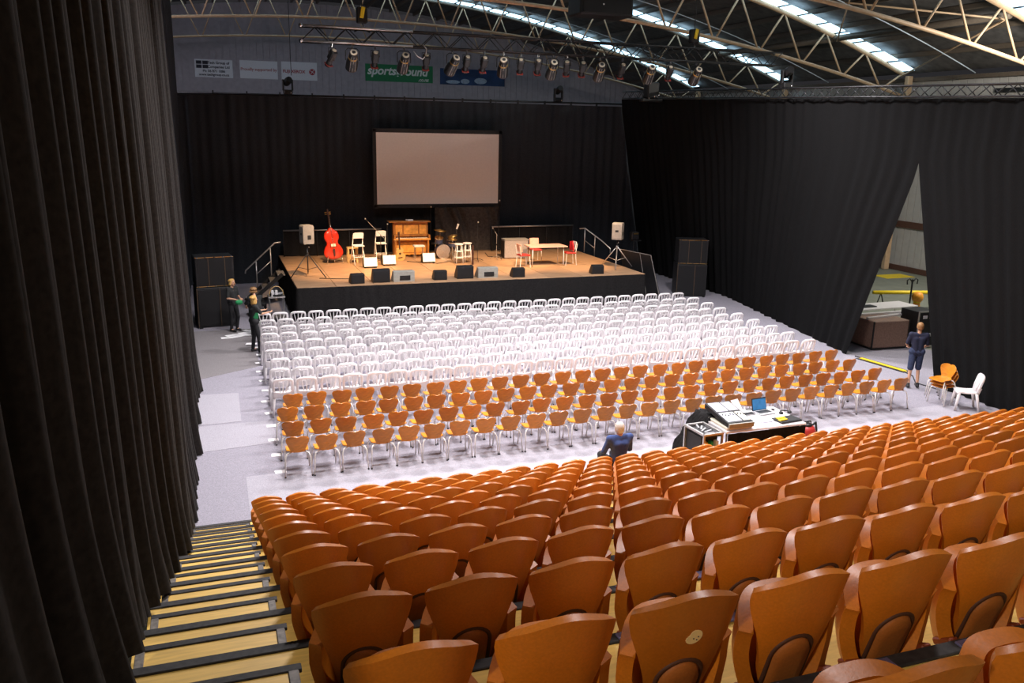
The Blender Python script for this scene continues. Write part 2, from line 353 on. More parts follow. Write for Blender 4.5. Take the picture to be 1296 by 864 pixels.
# roof trusses
TOPC = lambda x: 13.32-0.0085*(x-6.0)**2
BOTC = lambda x: 10.80-0.00543*(x-6.0)**2
for k, ty in TR.items():
    where = {'A': 'the farthest, next to the lilac end wall', 'B': 'second from the lilac end wall', 'C': 'third from the lilac end wall', 'D': 'the nearest, cutting the top right corner'}[k]
    t = thing('roof_truss', 'cream steel arched roof truss, '+where, 'roof truss', (6, ty, BOTC(6)), group='arched steel roof trusses')
    x0, x1 = -7.5, 28.9
    thin = {'A': 0.75, 'B': 0.9, 'C': 1.0, 'D': 1.0}[k]
    xs = [lerp(x0, x1, i/40) for i in range(41)]
    MB().tube([(x-6, 0, BOTC(x)-BOTC(6)) for x in xs], 0.075*thin, 8).build('bottom_chord', 'cream', t, True)
    MB().tube([(x-6, 0, TOPC(x)-BOTC(6)) for x in xs], 0.10*thin, 8).build('top_chord', 'purlin' if k in 'AB' else 'cream', t, True)
    x = -0.86-2.2*3
    while x < 28.0:
        for dx in (-1.1, 1.1):
            if -7.5 < x+dx < 28.9:
                MB().cyl((x+dx*0.06-6, 0, BOTC(x)-BOTC(6)), (x+dx-6, 0, TOPC(x+dx)-BOTC(6)), 0.042*thin, n=6).build('strut', 'cream', t, True)
        x += 2.2
    MB().box((29.25-6, 0, 4.4-BOTC(6)), (0.28, 0.22, 8.8), b=0.02).build('column', 'cream', t)
for i, (xa, ra) in enumerate(((24.9, 0.13), (12.5, 0.08), (18.7, 0.07))):
    for ya, yb in ((8.5, 17.3), (17.3, 26.2)):
        o = MB().cyl((0, 0.05, 0), (0, yb-ya-0.05, 0), ra, n=8).build('roof_tie_beam', 'purlin', None, True, (xa, ya, TOPC(xa)-0.1))
        tag(o, 'brown steel tie beam %s between roof trusses, %s bay' % (('near the right eave', 'nearest the roof crown', 'midway up the roof slope')[i], 'nearer' if ya < 10 else 'farther'), 'beam', 'roof tie beams')
for i, (xa, xb, ya, yb) in enumerate(((18.7, 24.9, 8.7, 17.1), (24.9, 18.7, 8.7, 17.1), (24.9, 28.6, 8.7, 17.1))):
    o = MB().cyl((0, 0, 0), (xb-xa, yb-ya, TOPC(xb)-TOPC(xa)), 0.035, n=6).build('bracing_rod', 'cream', None, True, (xa, ya, TOPC(xa)-0.22))
    tag(o, ('diagonal roof bracing rod falling towards the right eave', 'diagonal roof bracing rod rising away from the right eave', 'diagonal roof bracing rod closest to the right wall')[i], 'rod', 'roof bracing rods')
for i, (ya, xa) in enumerate(((13.0, 12.0), (21.8, 2.0), (30.6, 2.0))):
    o = MB().tube([(x-6, 0, ROOF(x)-0.55-ROOF(6)) for x in [lerp(xa, 28.5, q/24) for q in range(25)]], 0.022, 6).build('roof_conduit', 'conduit', None, True, (6, ya, ROOF(6)))
    tag(o, ('pale conduit curving under the roof, nearest bay', 'pale conduit curving under the roof, middle bay', 'pale conduit curving under the roof, farthest bay')[i], 'conduit', 'roof conduits')

# banners on the end wall
def text(s, size, loc, mt, parent, bold=0.0, rotx=PI/2, align='LEFT', shear=0.0, name='lettering', th=0.006):
    cu = bpy.data.curves.new('txt', 'FONT'); cu.body = s; cu.size = size; cu.extrude = th; cu.offset = bold; cu.align_x = align; cu.shear = shear
    to = bpy.data.objects.new('txt', cu); C.objects.link(to)
    bpy.context.view_layer.update()
    me = bpy.data.meshes.new_from_object(to.evaluated_get(bpy.context.evaluated_depsgraph_get()))
    bpy.data.objects.remove(to); me.materials.clear(); me.materials.append(M[mt])
    return place(name, me, parent, loc, (rotx, 0, 0))
def banner(name, label, x0, x1, z0, z1, mt):
    o = tag(MB().box((0, 0, 0), (x1-x0, 0.03, z1-z0), b=0.005).build(name, mt, None, False, ((x0+x1)/2, YE-0.017, (z0+z1)/2)), label, 'banner'); return o
b = banner('sponsor_banner', 'white banner with four dark squares and company lettering, leftmost on wall', -1.32, 0.90, 8.87, 9.93, 'banner_white')
for i in (0, 1):
    for j in (0, 1): MB().box((-0.86+0.37*i, -0.03, 0.34-0.24*j), (0.32, 0.02, 0.20)).build('logo_square', 'ink', b)
text('Tech Group of', 0.21, (-0.36, -0.03, 0.27), 'ink', b, 0.005); text('Companies Ltd', 0.21, (-0.36, -0.03, 0.03), 'ink', b, 0.005)
text('Ph: 06 871 1886', 0.20, (0, -0.03, -0.22), 'ink', b, 0.004, align='CENTER'); text('www.techgroup.co.nz', 0.20, (0, -0.03, -0.43), 'ink', b, 0.004, align='CENTER')
b = banner('sponsor_banner', 'white banner with one faint red line of lettering', 1.32, 3.60, 8.89, 9.97, 'banner_white')
text('Proudly supported by', 0.25, (0, -0.03, -0.06), 'ink_pink', b, 0.004, align='CENTER')
b = banner('sponsor_banner', 'white banner with bold red lettering and red ball logo', 3.83, 6.05, 8.90, 10.0, 'banner_white')
text('FUJI XEROX', 0.26, (-1.02, -0.03, -0.12), 'ink_red', b, 0.005)
MB().lathe([(0.17, -0.01), (0.19, 0), (0.17, 0.01)], (0.80, -0.035, -0.03), 20, rotm(x=PI/2)).build('ball_logo', 'ink_red', b)
MB().box((0.80, -0.06, -0.03), (0.30, 0.012, 0.035), rotm(y=0.6)).build('ball_stripe', 'banner_white', b); MB().box((0.80, -0.06, -0.03), (0.30, 0.012, 0.035), rotm(y=-0.9)).build('ball_stripe', 'banner_white', b)
b = banner('sponsor_banner', 'green banner with white slanted web address lettering', 9.15, 13.68, 9.02, 10.10, 'banner_green')
text('sportsground', 0.74, (-2.15, -0.03, -0.10), 'ink_white', b, 0.022, shear=0.25); text('.co.nz', 0.30, (1.25, -0.03, -0.45), 'ink_white', b, 0.008, shear=0.2)
b = banner('sponsor_banner', 'dark blue banner with pale cloudy shapes, rightmost on wall', 14.18, 18.78, 8.98, 10.02, 'banner_blue')
for cx, cz, rx, rz in ((-0.55, -0.28, 0.32, 0.16), (0.55, -0.22, 0.45, 0.2), (-1.4, -0.34, 0.5, 0.12)): MB().sphere((cx, -0.02, cz), (rx, 0.012, rz), 16, 8).build('cloud_shape', 'banner_pale', b, True)

# ------------------------------------------------------------------ drapes
def folds(seed, n, lo, hi):
    rr = random.Random(seed); W = [(rr.uniform(lo, hi), rr.uniform(0, 6.28), rr.uniform(0.4, 1.0)) for _ in range(n)]
    tot = sum(a for _, _, a in W)
    return lambda s: sum(a*math.sin(s*2*PI/l+ph) for l, ph, a in W)/tot
f1, f1b, f2, f3, f4, f5 = folds(1, 4, 0.28, 0.9), folds(8, 3, 0.5, 1.7), folds(2, 4, 0.3, 0.9), folds(3, 4, 0.35, 1.0), folds(4, 4, 0.35, 1.0), folds(5, 4, 0.35, 1.0)
TIER = lambda y: max(0.0, (-1.58-y)*0.375/0.975)
def left_drape(u, v):
    y = lerp(-13.0, 5.65, u); zb = TIER(y)+0.03; z = lerp(zb, 9.3, v); low = max(0, 1-(z-zb)/1.3)
    a = 0.085+0.05*(1-v)
    x = -1.60+a*f1(y+0.10*(1-v)*f1b(y))+0.05*f1b(y)*(1-v)+0.06*low*low*(1+f2(y*1.7))-0.14*v
    if u > 0.985: x += 0.12*(u-0.985)/0.015*(0.3+0.7*(1-v))
    return (x, y+0.05*low*f2(y), z)
tag(MB().sheet(left_drape, 620, 26, 0.006).build('drape_curtain', 'drape2', None, True), 'tall black pleated curtain hanging along the stairs, nearest on the left', 'curtain')
tag(MB().sheet(lambda u, v: (-1.86+0.07*f2(lerp(5.3, 19.5, u)), lerp(5.3, 19.5, u), lerp(0.02, 11.2, v)), 260, 6, 0.006).build('drape_curtain', 'drape_back', None, True), 'black curtain on the left behind the loudspeaker stack and stagehands', 'curtain')
tag(MB().sheet(lambda u, v: (lerp(-2.0, 18.6, u), 19.95+0.08*f3(lerp(-2, 18.6, u)), lerp(0.02, 7.16, v)), 320, 4, 0.006).build('drape_curtain', 'drape_back', None, True), 'wide black backdrop curtain behind the stage and projection screen', 'curtain')
def rx(y, z):
    bx = 16.05+1.55*min(1, max(0, (y-4.4)/8.5)); return lerp(bx, 16.2, min(1, z/7.0))
RT = lambda y: 7.05+0.024*y
def right_far(u, v):
    zz = v*RT(8); yn = 2.81 if zz > 5.5 else lerp(4.45, 2.81, zz/5.5); s = lerp(2.81, 19.9, u); y = lerp(yn, 19.9, u)
    return (rx(y, zz)+(0.10-0.05*v)*f4(s), y, lerp(0.02, RT(y)-0.05, v))
def right_near(u, v):
    zz = v*RT(0); yf = 2.84 if zz > 5.5 else lerp(1.22, 2.84, zz/5.5); s = lerp(-6, 2.81, u); y = lerp(-6, yf, u)
    return (rx(y, zz)+(0.10-0.05*v)*f5(s), y, lerp(0.02, RT(y)-0.05, v))
tag(MB().sheet(right_far, 280, 14, 0.006).build('drape_curtain', 'drape', None, True), 'long black curtain on the right, pulled aside at the opening', 'curtain')
tag(MB().sheet(right_near, 160, 14, 0.006).build('drape_curtain', 'drape', None, True), 'black curtain behind the stacked orange chairs, right of the opening', 'curtain')

# box trusses
def box_truss(name, label, p0, p1, wid, hgt, pitch, mt, r=0.026):
    p0, p1 = Vector(p0), Vector(p1); L = (p1-p0).length; d = (p1-p0).normalized(); side = Vector((-d.y, d.x, 0)).normalized(); up = Vector((0, 0, 1))
    t = thing(name, label, 'lighting truss', p0)
    for a in (-.5, .5):
        for b2 in (-.5, .5): MB().cyl(side*wid*a+up*hgt*b2, d*L+side*wid*a+up*hgt*b2, r, n=6).build('chord', mt, t, True)
    n = int(L/pitch)
    for a in (-.5, .5):
        for i in range(n):
            z0, z1 = (-.5, .5) if i % 2 == 0 else (.5, -.5)
            MB().cyl(d*(i*L/n)+side*wid*a+up*hgt*z0, d*((i+1)*L/n)+side*wid*a+up*hgt*z1, r*0.55, n=5).build('brace', mt, t, True)
    for b2 in (-.5, .5):
        for i in range(0, n, 2):
            MB().cyl(d*(i*L/n)+side*wid*-.5+up*hgt*b2, d*((i+1)*L/n)+side*wid*.5+up*hgt*b2, r*0.55, n=5).build('brace', mt, t, True)
    return t
LT = box_truss('lighting_truss', 'dark box truss over the stage front carrying a row of stage lamps', (1.65, 10.5, 8.53), (17.2, 10.5, 8.53), 0.40, 0.40, 0.42, 'blackmetal', 0.028)
for b2 in (-.2, .2): MB().cyl((0, -0.2, b2), (3.1, -0.2, b2), 0.033, n=8).build('bare_chord', 'alu', LT, True)
for b2 in (-.2, .2): MB().sphere((0, -0.2, b2), 0.055, 8, 6).build('chord_end', 'chrome', LT, True)
box_truss('lighting_truss', 'dark box truss carrying the black curtains on the right', (16.2, -5.0, RT(-5)+0.12), (16.2, 19.6, RT(19.6)+0.12), 0.28, 0.27, 0.36, 'blackmetal', 0.024)
o = MB().cyl((-2.0, 19.92, 7.18), (18.6, 19.92, 7.28), 0.04, n=8).build('drape_pipe', 'blackmetal', None, True); tag(o, 'black pipe carrying the backdrop curtain', 'pipe')
for i in range(14): MB().box((-0.6+i*1.2, 19.91, 7.22), (0.05, 0.10, 0.16)).build('tie_clip', 'black', o)
o = MB().cyl((-1.86, 5.3, 11.25), (-1.86, 19.5, 11.25), 0.04, n=8).build('drape_pipe', 'blackmetal', None, True); tag(o, 'black pipe carrying the left curtains high up', 'pipe')

# chain hoists
def hoist(x, z, label, mt):
    t = thing('chain_hoist', label, 'hoist', (x, 10.5, z), group='chain hoists on the lamp truss')
    MB().box((0, 0, 0.34), (0.30, 0.22, 0.42), b=0.03).build('motor_body', 'black', t)
    MB().box((0.0, -0.125, 0.40), (0.11, 0.04, 0.30), rotm(y=0.2), b=0.01).build('chain_bag', mt, t)
    MB().cyl((0, 0, 0.55), (0, 0, 2.2), 0.014, n=6).build('chain', 'blackmetal', t); MB().tube([(0, 0, 0.15), (0.05, 0, 0.05), (0, 0, -0.02), (-0.04, 0, 0.03)], 0.018, 6).build('hook', 'chrome', t, True)
    MB().tube([(0, 0, 0.0), (-0.22, 0, -0.10)], 0.02, 6).build('sling', 'black', t); MB().tube([(0, 0, 0.0), (0.22, 0, -0.10)], 0.02, 6).build('sling', 'black', t)
hoist(3.35, 8.76, 'black and yellow chain hoist holding the left end of the lamp truss', 'yellow')
hoist(13.95, 8.76, 'black and yellow chain hoist holding the right end of the lamp truss', 'yellow')

# stage lamps
def make_lamp(kind):
    t = thing('stage_lamp', 'lamp', 'stage lamp', group='stage lamps on the truss')
    P = []
    P.append(MB().box((0, 0, -0.03), (0.05, 0.07, 0.14), b=0.01).build('clamp', 'chrome', t))
    if kind == 'par':
        P.append(MB().tube([(-0.19, 0, -0.42), (-0.19, 0, -0.16), (-0.12, 0, -0.10), (0.12, 0, -0.10), (0.19, 0, -0.16), (0.19, 0, -0.42)], 0.014, 6).build('yoke', 'blackmetal', t, True))
        mx = rotm(x=-math.radians(128))
        P.append(MB().lathe([(0.05, -0.34), (0.115, -0.28), (0.125, -0.10), (0.165, 0.02), (0.17, 0.30), (0.155, 0.30), (0.15, 0.05), (0.02, 0.02)], (0, 0, -0.42), 16, mx).build('can', 'blackmetal', t, sharp=35))
        P.append(MB().lathe([(0.06, -0.335), (0.10, -0.325), (0.10, -0.31), (0.055, -0.30)], (0, 0, -0.42), 16, mx).build('rear_cap', 'lens', t, sharp=35))
        P.append(MB().lathe([(0.125, -0.14), (0.135, -0.14), (0.135, -0.10), (0.125, -0.10)], (0, 0, -0.42), 16, mx).build('trim_ring', 'brass', t, sharp=35))
        for sx in (-0.075, 0.0, 0.075): P.append(MB().cyl(Vector((0, 0, -0.42)) + mx @ Vector((sx, 0.125, -0.25)), Vector((0, 0, -0.42)) + mx @ Vector((sx, 0.172, 0.25)), 0.008, n=5).build('cooling_rib', 'speaker', t))
    else:
        P.append(MB().tube([(-0.12, 0, -0.30), (-0.12, 0, -0.12), (0.12, 0, -0.12), (0.12, 0, -0.30)], 0.012, 6).build('yoke', 'blackmetal', t, True))
        mx = rotm(x=-math.radians(140))
        P.append(MB().box(Vector((0, 0, -0.30)), (0.19, 0.19, 0.30), mx, 0.03).build('housing', 'black', t))
        P.append(MB().cyl(Vector((0, 0, -0.30))+mx @ Vector((0, 0, 0.12)), Vector((0, 0, -0.30))+mx @ Vector((0, 0, 0.36)), 0.075, 0.09, 12).build('lens_tube', 'black', t, sharp=35))
        P.append(MB().cyl(Vector((0, 0, -0.30))+mx @ Vector((0, 0, -0.17)), Vector((0, 0, -0.30))+mx @ Vector((0, 0, -0.14)), 0.06, 0.07, 10).build('rear_knob', 'lens', t, sharp=35))
        P.append(MB().box(Vector((0, 0, -0.30))+mx @ Vector((0, 0.02, 0.30)), (0.2, 0.2, 0.012), mx).build('gel_frame', 'gel', t))
    return t, P
protos = {k: make_lamp(k) for k in ('par', 'profile')}
LAMPS = [(2.49, 's', 0.5), (3.04, 'b', 0), (3.68, 's', 0), (4.5, 'b', 0), (5.15, 's', -.1), (5.93, 'b', .2), (6.36, 's', 0), (6.89, 's', 0), (7.48, 'b', -.25), (8.03, 's', -.2), (8.59, 's', -.2), (9.05, 'b', -.15), (9.52, 's', -.3), (10.05, 's', -.2), (10.63, 'b', -.2), (11.39, 's', -.1), (12.36, 'b', -.2), (13.07, 's', -.2), (14.02, 'b', -.15)]
used = set()
for i, (x, k, rz) in enumerate(LAMPS):
    k = 'par' if k == 'b' else 'profile'; root, parts = protos[k]
    lab = '%s stage lamp, %s from the left along the lamp truss' % ('large round' if k == 'par' else 'small dark', nth(i+1))
    loc = (x, 10.36, 8.30)
    if k not in used: used.add(k); root.location = loc; root.rotation_euler = (0, 0, rz); root['label'] = lab
    else: copy_thing(root, parts, loc, rz, lab)
o = MB().tube([(0, 0, 0.05), (0.12, -0.05, -0.10), (0.26, -0.05, -0.16), (0.36, 0, -0.05), (0.38, 0, 0.12), (0.30, 0, 0.22)], 0.014, 6).build('power_cable', 'white_plastic', None, True, (4.75, 10.25, 8.15)); tag(o, 'white cable looping below the lamp truss beside a large lamp', 'cable')
# black flown box, moving-head lamps on the drape line
t = thing('flown_loudspeaker', 'large black loudspeaker box flown among the roof trusses at top', 'loudspeaker', (12.25, 14.0, 9.95))
MB().box((0, 0, 0.75), (2.0, 1.1, 1.5), b=0.05).build('cabinet', 'black', t); MB().box((0, -0.56, 0.75), (1.8, 0.03, 1.35), b=0.01).build('grille', 'grille', t)
MB().sphere((-0.15, -0.58, 0.35), 0.03, 8, 6).build('indicator', 'paper', t)
for sx in (-0.8, 0.8): MB().cyl((sx, 0, 1.5), (sx, 0, 3.0), 0.02, n=6).build('steel_cable', 'blackmetal', t)
def mover(loc, label, arm=0.0):
    t = thing('moving_head_lamp', label, 'stage lamp', loc, group='moving head lamps above the curtains')
    MB().box((0, 0, 0.08), (0.34, 0.30, 0.16), b=0.03).build('base', 'black', t)
    for s in (-1, 1): MB().box((s*0.17, 0, 0.33), (0.06, 0.16, 0.42), b=0.02).build('arm', 'black', t)
    MB().lathe([(0.07, -0.2), (0.13, -0.16), (0.14, 0.1), (0.11, 0.24)], (0, 0, 0.46), 14, rotm(x=1.2, y=arm)).build('head', 'black', t, sharp=35)
    MB().sphere((0.1, -0.14, 0.05), 0.035, 8, 6).build('indicator', 'chrome', t, True)
mover((2.1, 19.9, 7.24), 'black moving head lamp above the backdrop curtain, left end', 0.6)
mover((13.2, 19.9, 7.29), 'black moving head lamp above the backdrop curtain, right end')
mover((16.2, 8.6, RT(8.6)+0.27), 'black moving head lamp on the right curtain truss', -0.4)
t = thing('stage_lamp', 'dark floodlight cluster at the corner of the two curtain lines', 'stage lamp', (15.6, 16.2, 7.25))
MB().box((0, 0, 0.45), (0.5, 0.4, 0.6), b=0.04).build('housing', 'black', t); MB().box((0, 0, 0.08), (0.9, 0.3, 0.14), b=0.03).build('base', 'black', t)
for dx in (-0.2, 0.05, 0.22): MB().sphere((dx, -0.22, 0.2+dx*.3), 0.035, 8, 6).build('indicator', 'chrome', t, True)
for x, z1, lab in ((2.2, 7.4, 'thin black wire dropping to the left moving head lamp'),):
    tag(MB().cyl((x, 19.4, 7.9), (x, 19.4, 12.8), 0.012, n=5).build('hanging_wire', 'black', None), lab, 'wire')

# ------------------------------------------------------------------ projection screen and backdrop cloth
t = thing('projection_screen', 'large blank pale projection screen hanging above the stage', 'screen', (7.82, 19.2, 3.12))
MB().box((0, 0, 1.39), (5.04, 0.02, 2.78)).build('screen_surface', 'screen', t)
for x, z, sx, sz in ((0, 2.86, 5.32, 0.15), (0, -0.08, 5.32, 0.15), (-2.59, 1.39, 0.14, 3.06), (2.59, 1.39, 0.14, 3.06)): MB().box((x, 0.005, z), (sx, 0.05, sz), b=0.008).build('border', 'black', t)
for sx in (-2.4, 2.4): MB().cyl((sx, 0.05, 2.9), (sx, 0.05, 4.1), 0.012, n=5).build('hanging_wire', 'blackmetal', t)
MB().cyl((2.52, -0.02, -0.14), (2.52, -0.02, -1.9), 0.010, n=5).build('pull_cord', 'alu', t)
fc = folds(12, 4, 0.25, 0.8)
tag(MB().sheet(lambda u, v: (lerp(7.6, 10.25, u)+0.12*(0.5-v)*math.sin(u*5), 18.98+0.13*fc(lerp(7.6, 10.25, u)+0.45*v*v)*(0.5+v)+0.25*(0.3-v)*0.3, lerp(1.22, 3.0, v)), 80, 14, 0.006).build('backdrop_cloth', 'cloth_loose', None, True), 'black cloth hanging in loose folds below the projection screen', 'cloth')

# ------------------------------------------------------------------ stage
SX0, SX1, SY0, SY1, SH = 1.42, 13.55, 12.05, 19.2, 1.2
t = thing('stage', 'low stage with plywood deck and black cloth skirt', 'stage', (SX0, SY0, 0))
for i in range(10):
    for j in range(3):
        wx, wy = (SX1-SX0)/10, (SY1-SY0)/3
        MB().box(((i+.5)*wx, (j+.5)*wy, SH-0.02), (wx-0.012, wy-0.012, 0.04), b=0.004).build('deck_panel', 'stagewood', t)
MB().box(((SX1-SX0)/2, (SY1-SY0)/2, SH-0.08), (SX1-SX0-0.1, SY1-SY0-0.1, 0.08)).build('frame', 'black', t)
fs = folds(21, 4, 0.2, 0.6)
def skirt(u, v):
    L = [(0, SY1-SY0), (0, 0), (SX1-SX0, 0), (SX1-SX0, SY1-SY0)]; D = [SY1-SY0, SX1-SX0, SY1-SY0]; s = u*sum(D); q = s
    for k in range(3):
        if q <= D[k] or k == 2: break
        q -= D[k]
    a, b2 = L[k], L[k+1]; tt = q/D[k]; x, y = lerp(a[0], b2[0], tt), lerp(a[1], b2[1], tt); amp = (0.03+0.05*(1-v))*(0.6+0.4*fs(s))
    n = ((-1, 0), (0, -1), (1, 0))[k]
    return (x+n[0]*amp, y+n[1]*amp, lerp(0.02, SH-0.005, v))
MB().sheet(skirt, 420, 4, 0.005).build('skirt', 'skirt', t, True)

# access steps on the left of the stage (rise towards +X), hand rail of pale tube
t = thing('stage_steps', 'pale metal steps with hand rail up to the left stage end', 'steps', (0.07, 15.6, 0))
for i in range(5):
    z = 0.22*(i+1); x = 0.26*i
    MB().box((x+0.10, 0, z), (0.24, 0.9, 0.035), b=0.006).build('tread', 'edge_grey', t)
    MB().box((x-0.02, 0, z), (0.03, 0.92, 0.045), b=0.005).build('nosing', 'alu', t)
for y in (-0.46, 0.46): MB().box((0.55, y, 0.62), (1.62, 0.04, 0.12), rotm(y=-math.atan2(0.22, 0.26))).build('stringer', 'black', t)
for y in (0.46,):
    MB().tube([(-0.02, y, 1.05), (0.0, y, 1.16), (1.02, y, 2.10), (1.22, y, 2.12)], 0.024, 8).build('hand_rail', 'alu', t, True)
    MB().cyl((0.36, y, 0.40), (0.36, y, 1.49), 0.02, n=8).build('post', 'alu', t, True); MB().cyl((0.86, y, 0.85), (0.86, y, 1.95), 0.02, n=8).build('post', 'alu', t, True)
    MB().cyl((0.36, y, 1.02), (0.86, y, 1.46), 0.016, n=8).build('mid_rail', 'alu', t, True)
t = thing('hand_rail', 'pale tube hand rail at the right stage steps', 'hand rail', (13.64, 17.6, 1.2))
MB().tube([(-0.22, 0.05, 0.98), (0.0, 0, 1.0), (0.45, -0.75, 0.55), (0.66, -1.1, 0.28), (0.66, -1.1, 0.10)], 0.024, 8).build('rail', 'alu', t, True)
MB().cyl((0.0, 0, 0), (0, 0, 1.0), 0.022, n=8).build('post', 'alu', t, True); MB().cyl((0.18, -0.62, -0.1), (0.18, -0.62, 0.72), 0.022, n=8).build('post', 'alu', t, True); MB().cyl((0, 0, 0.5), (0.18, -0.62, 0.25), 0.016, n=8).build('mid_rail', 'alu', t, True)
t = thing('stage_steps', 'black steps leading off the right stage end', 'steps', (13.75, 16.6, 0))
for i in range(5): MB().box((0.14+0.26*i, 0.45, 1.0-0.2*i), (0.26, 1.0, 0.04), b=0.006).build('tread', 'black', t)
for y in (-0.05, 0.95): MB().box((0.66, y, 0.55), (1.6, 0.04, 0.14), rotm(y=math.atan2(0.2, 0.26))).build('stringer', 'blackmetal', t)
# rail along the back edge of the stage
for xa, xb, lab in ((1.6, 5.35, 'pale safety rail along the back stage edge behind the double bass'), (9.95, 13.6, 'pale safety rail along the back stage edge behind the table')):
    t = thing('guard_rail', lab, 'guard rail', (xa, 18.75, 1.2), group='guard rails at the back of the stage')
    MB().cyl((0, 0, 1.0), (xb-xa, 0, 1.0), 0.028, n=8).build('rail', 'alu', t, True)
    for q in range(4): MB().cyl(((xb-xa)*q/3, 0, 0), ((xb-xa)*q/3, 0, 1.0), 0.018, n=6).build('post', 'blackmetal', t, True)
    MB().sheet(lambda u, v: (lerp(0.02, xb-xa-0.02, u), 0.04+0.02*math.sin(u*60), lerp(0.03, 0.97, v)), 80, 2, 0.004).build('cloth_infill', 'skirt', t, True)
# leaning panel at the right end
t = thing('leaning_panel', 'dark flat panel with pale edges leaning on the right stage end', 'panel', (14.35, 13.2, 0))
pa = [(-0.62, 1.3, 1.75), (0.0, 0.0, 1.68), (0.42, -0.15, 0.03), (-0.30, 1.15, 0.03)]
MB().add([Vector(p) for p in pa]+[Vector(p)+Vector((0.05, 0.03, 0)) for p in pa], [(0, 1, 2, 3), (7, 6, 5, 4), (0, 4, 5, 1), (1, 5, 6, 2), (2, 6, 7, 3), (3, 7, 4, 0)]).build('board', 'black', t)
for a, b2 in ((0, 1), (1, 2)): MB().cyl(pa[a], pa[b2], 0.014, n=6).build('edge_strip', 'speaker', t)
MB().cyl(lerp(Vector(pa[0]), Vector(pa[1]), 0.65), lerp(Vector(pa[3]), Vector(pa[2]), 0.6), 0.010, n=6).build('edge_strip', 'speaker', t)

# ------------------------------------------------------------------ loudspeakers
def tripod_speaker(loc, rz, label, lab2, spread_mt, hz):
    s = thing('speaker_stand', label, 'speaker stand', loc, rz)
    MB().cyl((0, 0, 0.18), (0, 0, hz), 0.022, n=8).build('pole', 'blackmetal', s, True)
    MB().cyl((0, 0, 0.70), (0, 0, 0.82), 0.04, n=10).build('collar', spread_mt, s); MB().sphere((0.05, -0.02, hz-0.12), 0.03, 8, 6).build('knob', 'alu', s, True)
    for k in range(3):
        a = math.radians(-50+120*k)
        MB().cyl((0.03*math.cos(a), 0.03*math.sin(a), 0.76), (0.66*math.cos(a), 0.66*math.sin(a), 0.02), 0.017, n=6).build('leg', spread_mt, s, True)
        MB().cyl((0, 0, 0.26), (0.36*math.cos(a), 0.36*math.sin(a), 0.36), 0.010, n=6).build('brace', spread_mt, s, True)
    b2 = thing('loudspeaker', lab2, 'loudspeaker', (loc[0], loc[1], loc[2]+hz), rz)
    MB().prism([(-0.17, 0), (0.17, 0), (0.185, 0.05), (0.185, 0.56), (0.16, 0.61), (-0.16, 0.61), (-0.185, 0.56), (-0.185, 0.05)], 0.36, None, (0, -0.18, 0)).build('cabinet', 'speaker', b2)
    MB().box((0, 0.185, 0.31), (0.32, 0.02, 0.54), b=0.006).build('grille', 'grille', b2)
    for s2 in (-1, 1): MB().box((s2*0.187, 0, 0.32), (0.02, 0.12, 0.07), b=0.008).build('handle', 'black', b2)
    MB().box((0.02, -0.185, 0.22), (0.12, 0.012, 0.14), b=0.004).build('rear_panel', 'black', b2)
tripod_speaker((1.98, 14.0, 1.2), 0.25, 'black tripod stand under the left stage loudspeaker', 'grey loudspeaker on a tripod at the left stage front', 'blackmetal', 1.12)
tripod_speaker((13.15, 13.6, 1.2), 0.9, 'pale tripod stand under the right stage loudspeaker', 'grey loudspeaker on a tripod at the right stage front', 'alu', 1.05)
def pa_stack(x, y, rz, side):
    s = thing('subwoofer', 'black subwoofer cabinet at the bottom of the %s loudspeaker stack' % side, 'loudspeaker', (x, y, 0), rz)
    MB().box((0, 0, 0.64), (1.15, 0.9, 1.22), b=0.02).build('cabinet', 'black', s); MB().box((0.0, -0.46, 0.64), (1.05, 0.02, 1.1), b=0.005).build('grille', 'grille', s)
    for sx in (-0.5, 0.5): MB().box((sx, -0.46, 0.02), (0.1, 0.1, 0.05)).build('foot', 'black', s)
    for sx in (-0.56, 0.1): MB().box((sx, -0.475, 0.64), (0.02, 0.015, 1.2)).build('edge_strip', 'edge_dark', s)
    u = thing('loudspeaker', 'black loudspeaker cabinet with metal corner hardware on the %s stack' % side, 'loudspeaker', (x, y, 1.26), rz)
    MB().box((0, 0, 0.47), (1.12, 0.85, 0.90), b=0.02).build('cabinet', 'black', u); MB().box((0, -0.43, 0.47), (1.0, 0.02, 0.8), b=0.005).build('grille', 'grille', u)
    for sx in (-0.18, 0.30): MB().box((sx, -0.445, 0.47), (0.018, 0.012, 0.86)).build('edge_strip', 'edge_dark', u)
    for z in (0.03, 0.915):
        MB().box((0, -0.435, z), (1.12, 0.02, 0.012)).build('rim_strip', 'brass', u)
        for i in range(5): MB().sphere((-0.5+i*0.25, -0.45, z+0.0), 0.022, 8, 6).build('bolt', 'chrome', u, True)
pa_stack(-1.0, 12.9, 0.12, 'left'); pa_stack(16.40, 13.75, -0.35, 'right')
t = thing('follow_lamp', 'dark lamp on a thin stand behind the right stage loudspeaker', 'stage lamp', (15.3, 16.4, 0))
MB().cyl((0, 0, 0.02), (0, 0, 1.75), 0.02, n=8).build('pole', 'blackmetal', t); MB().lathe([(0.28, 0), (0.28, 0.03), (0.03, 0.05)], (0, 0, 0), 14).build('base', 'blackmetal', t)
MB().box((0, 0, 2.0), (0.34, 0.3, 0.34), b=0.04).build('head', 'black', t); MB().box((0, -0.16, 2.1), (0.2, 0.03, 0.05)).build('lit_strip', 'brass', t); MB().box((0.1, 0, 1.80), (0.4, 0.2, 0.04)).build('bracket', 'black', t)

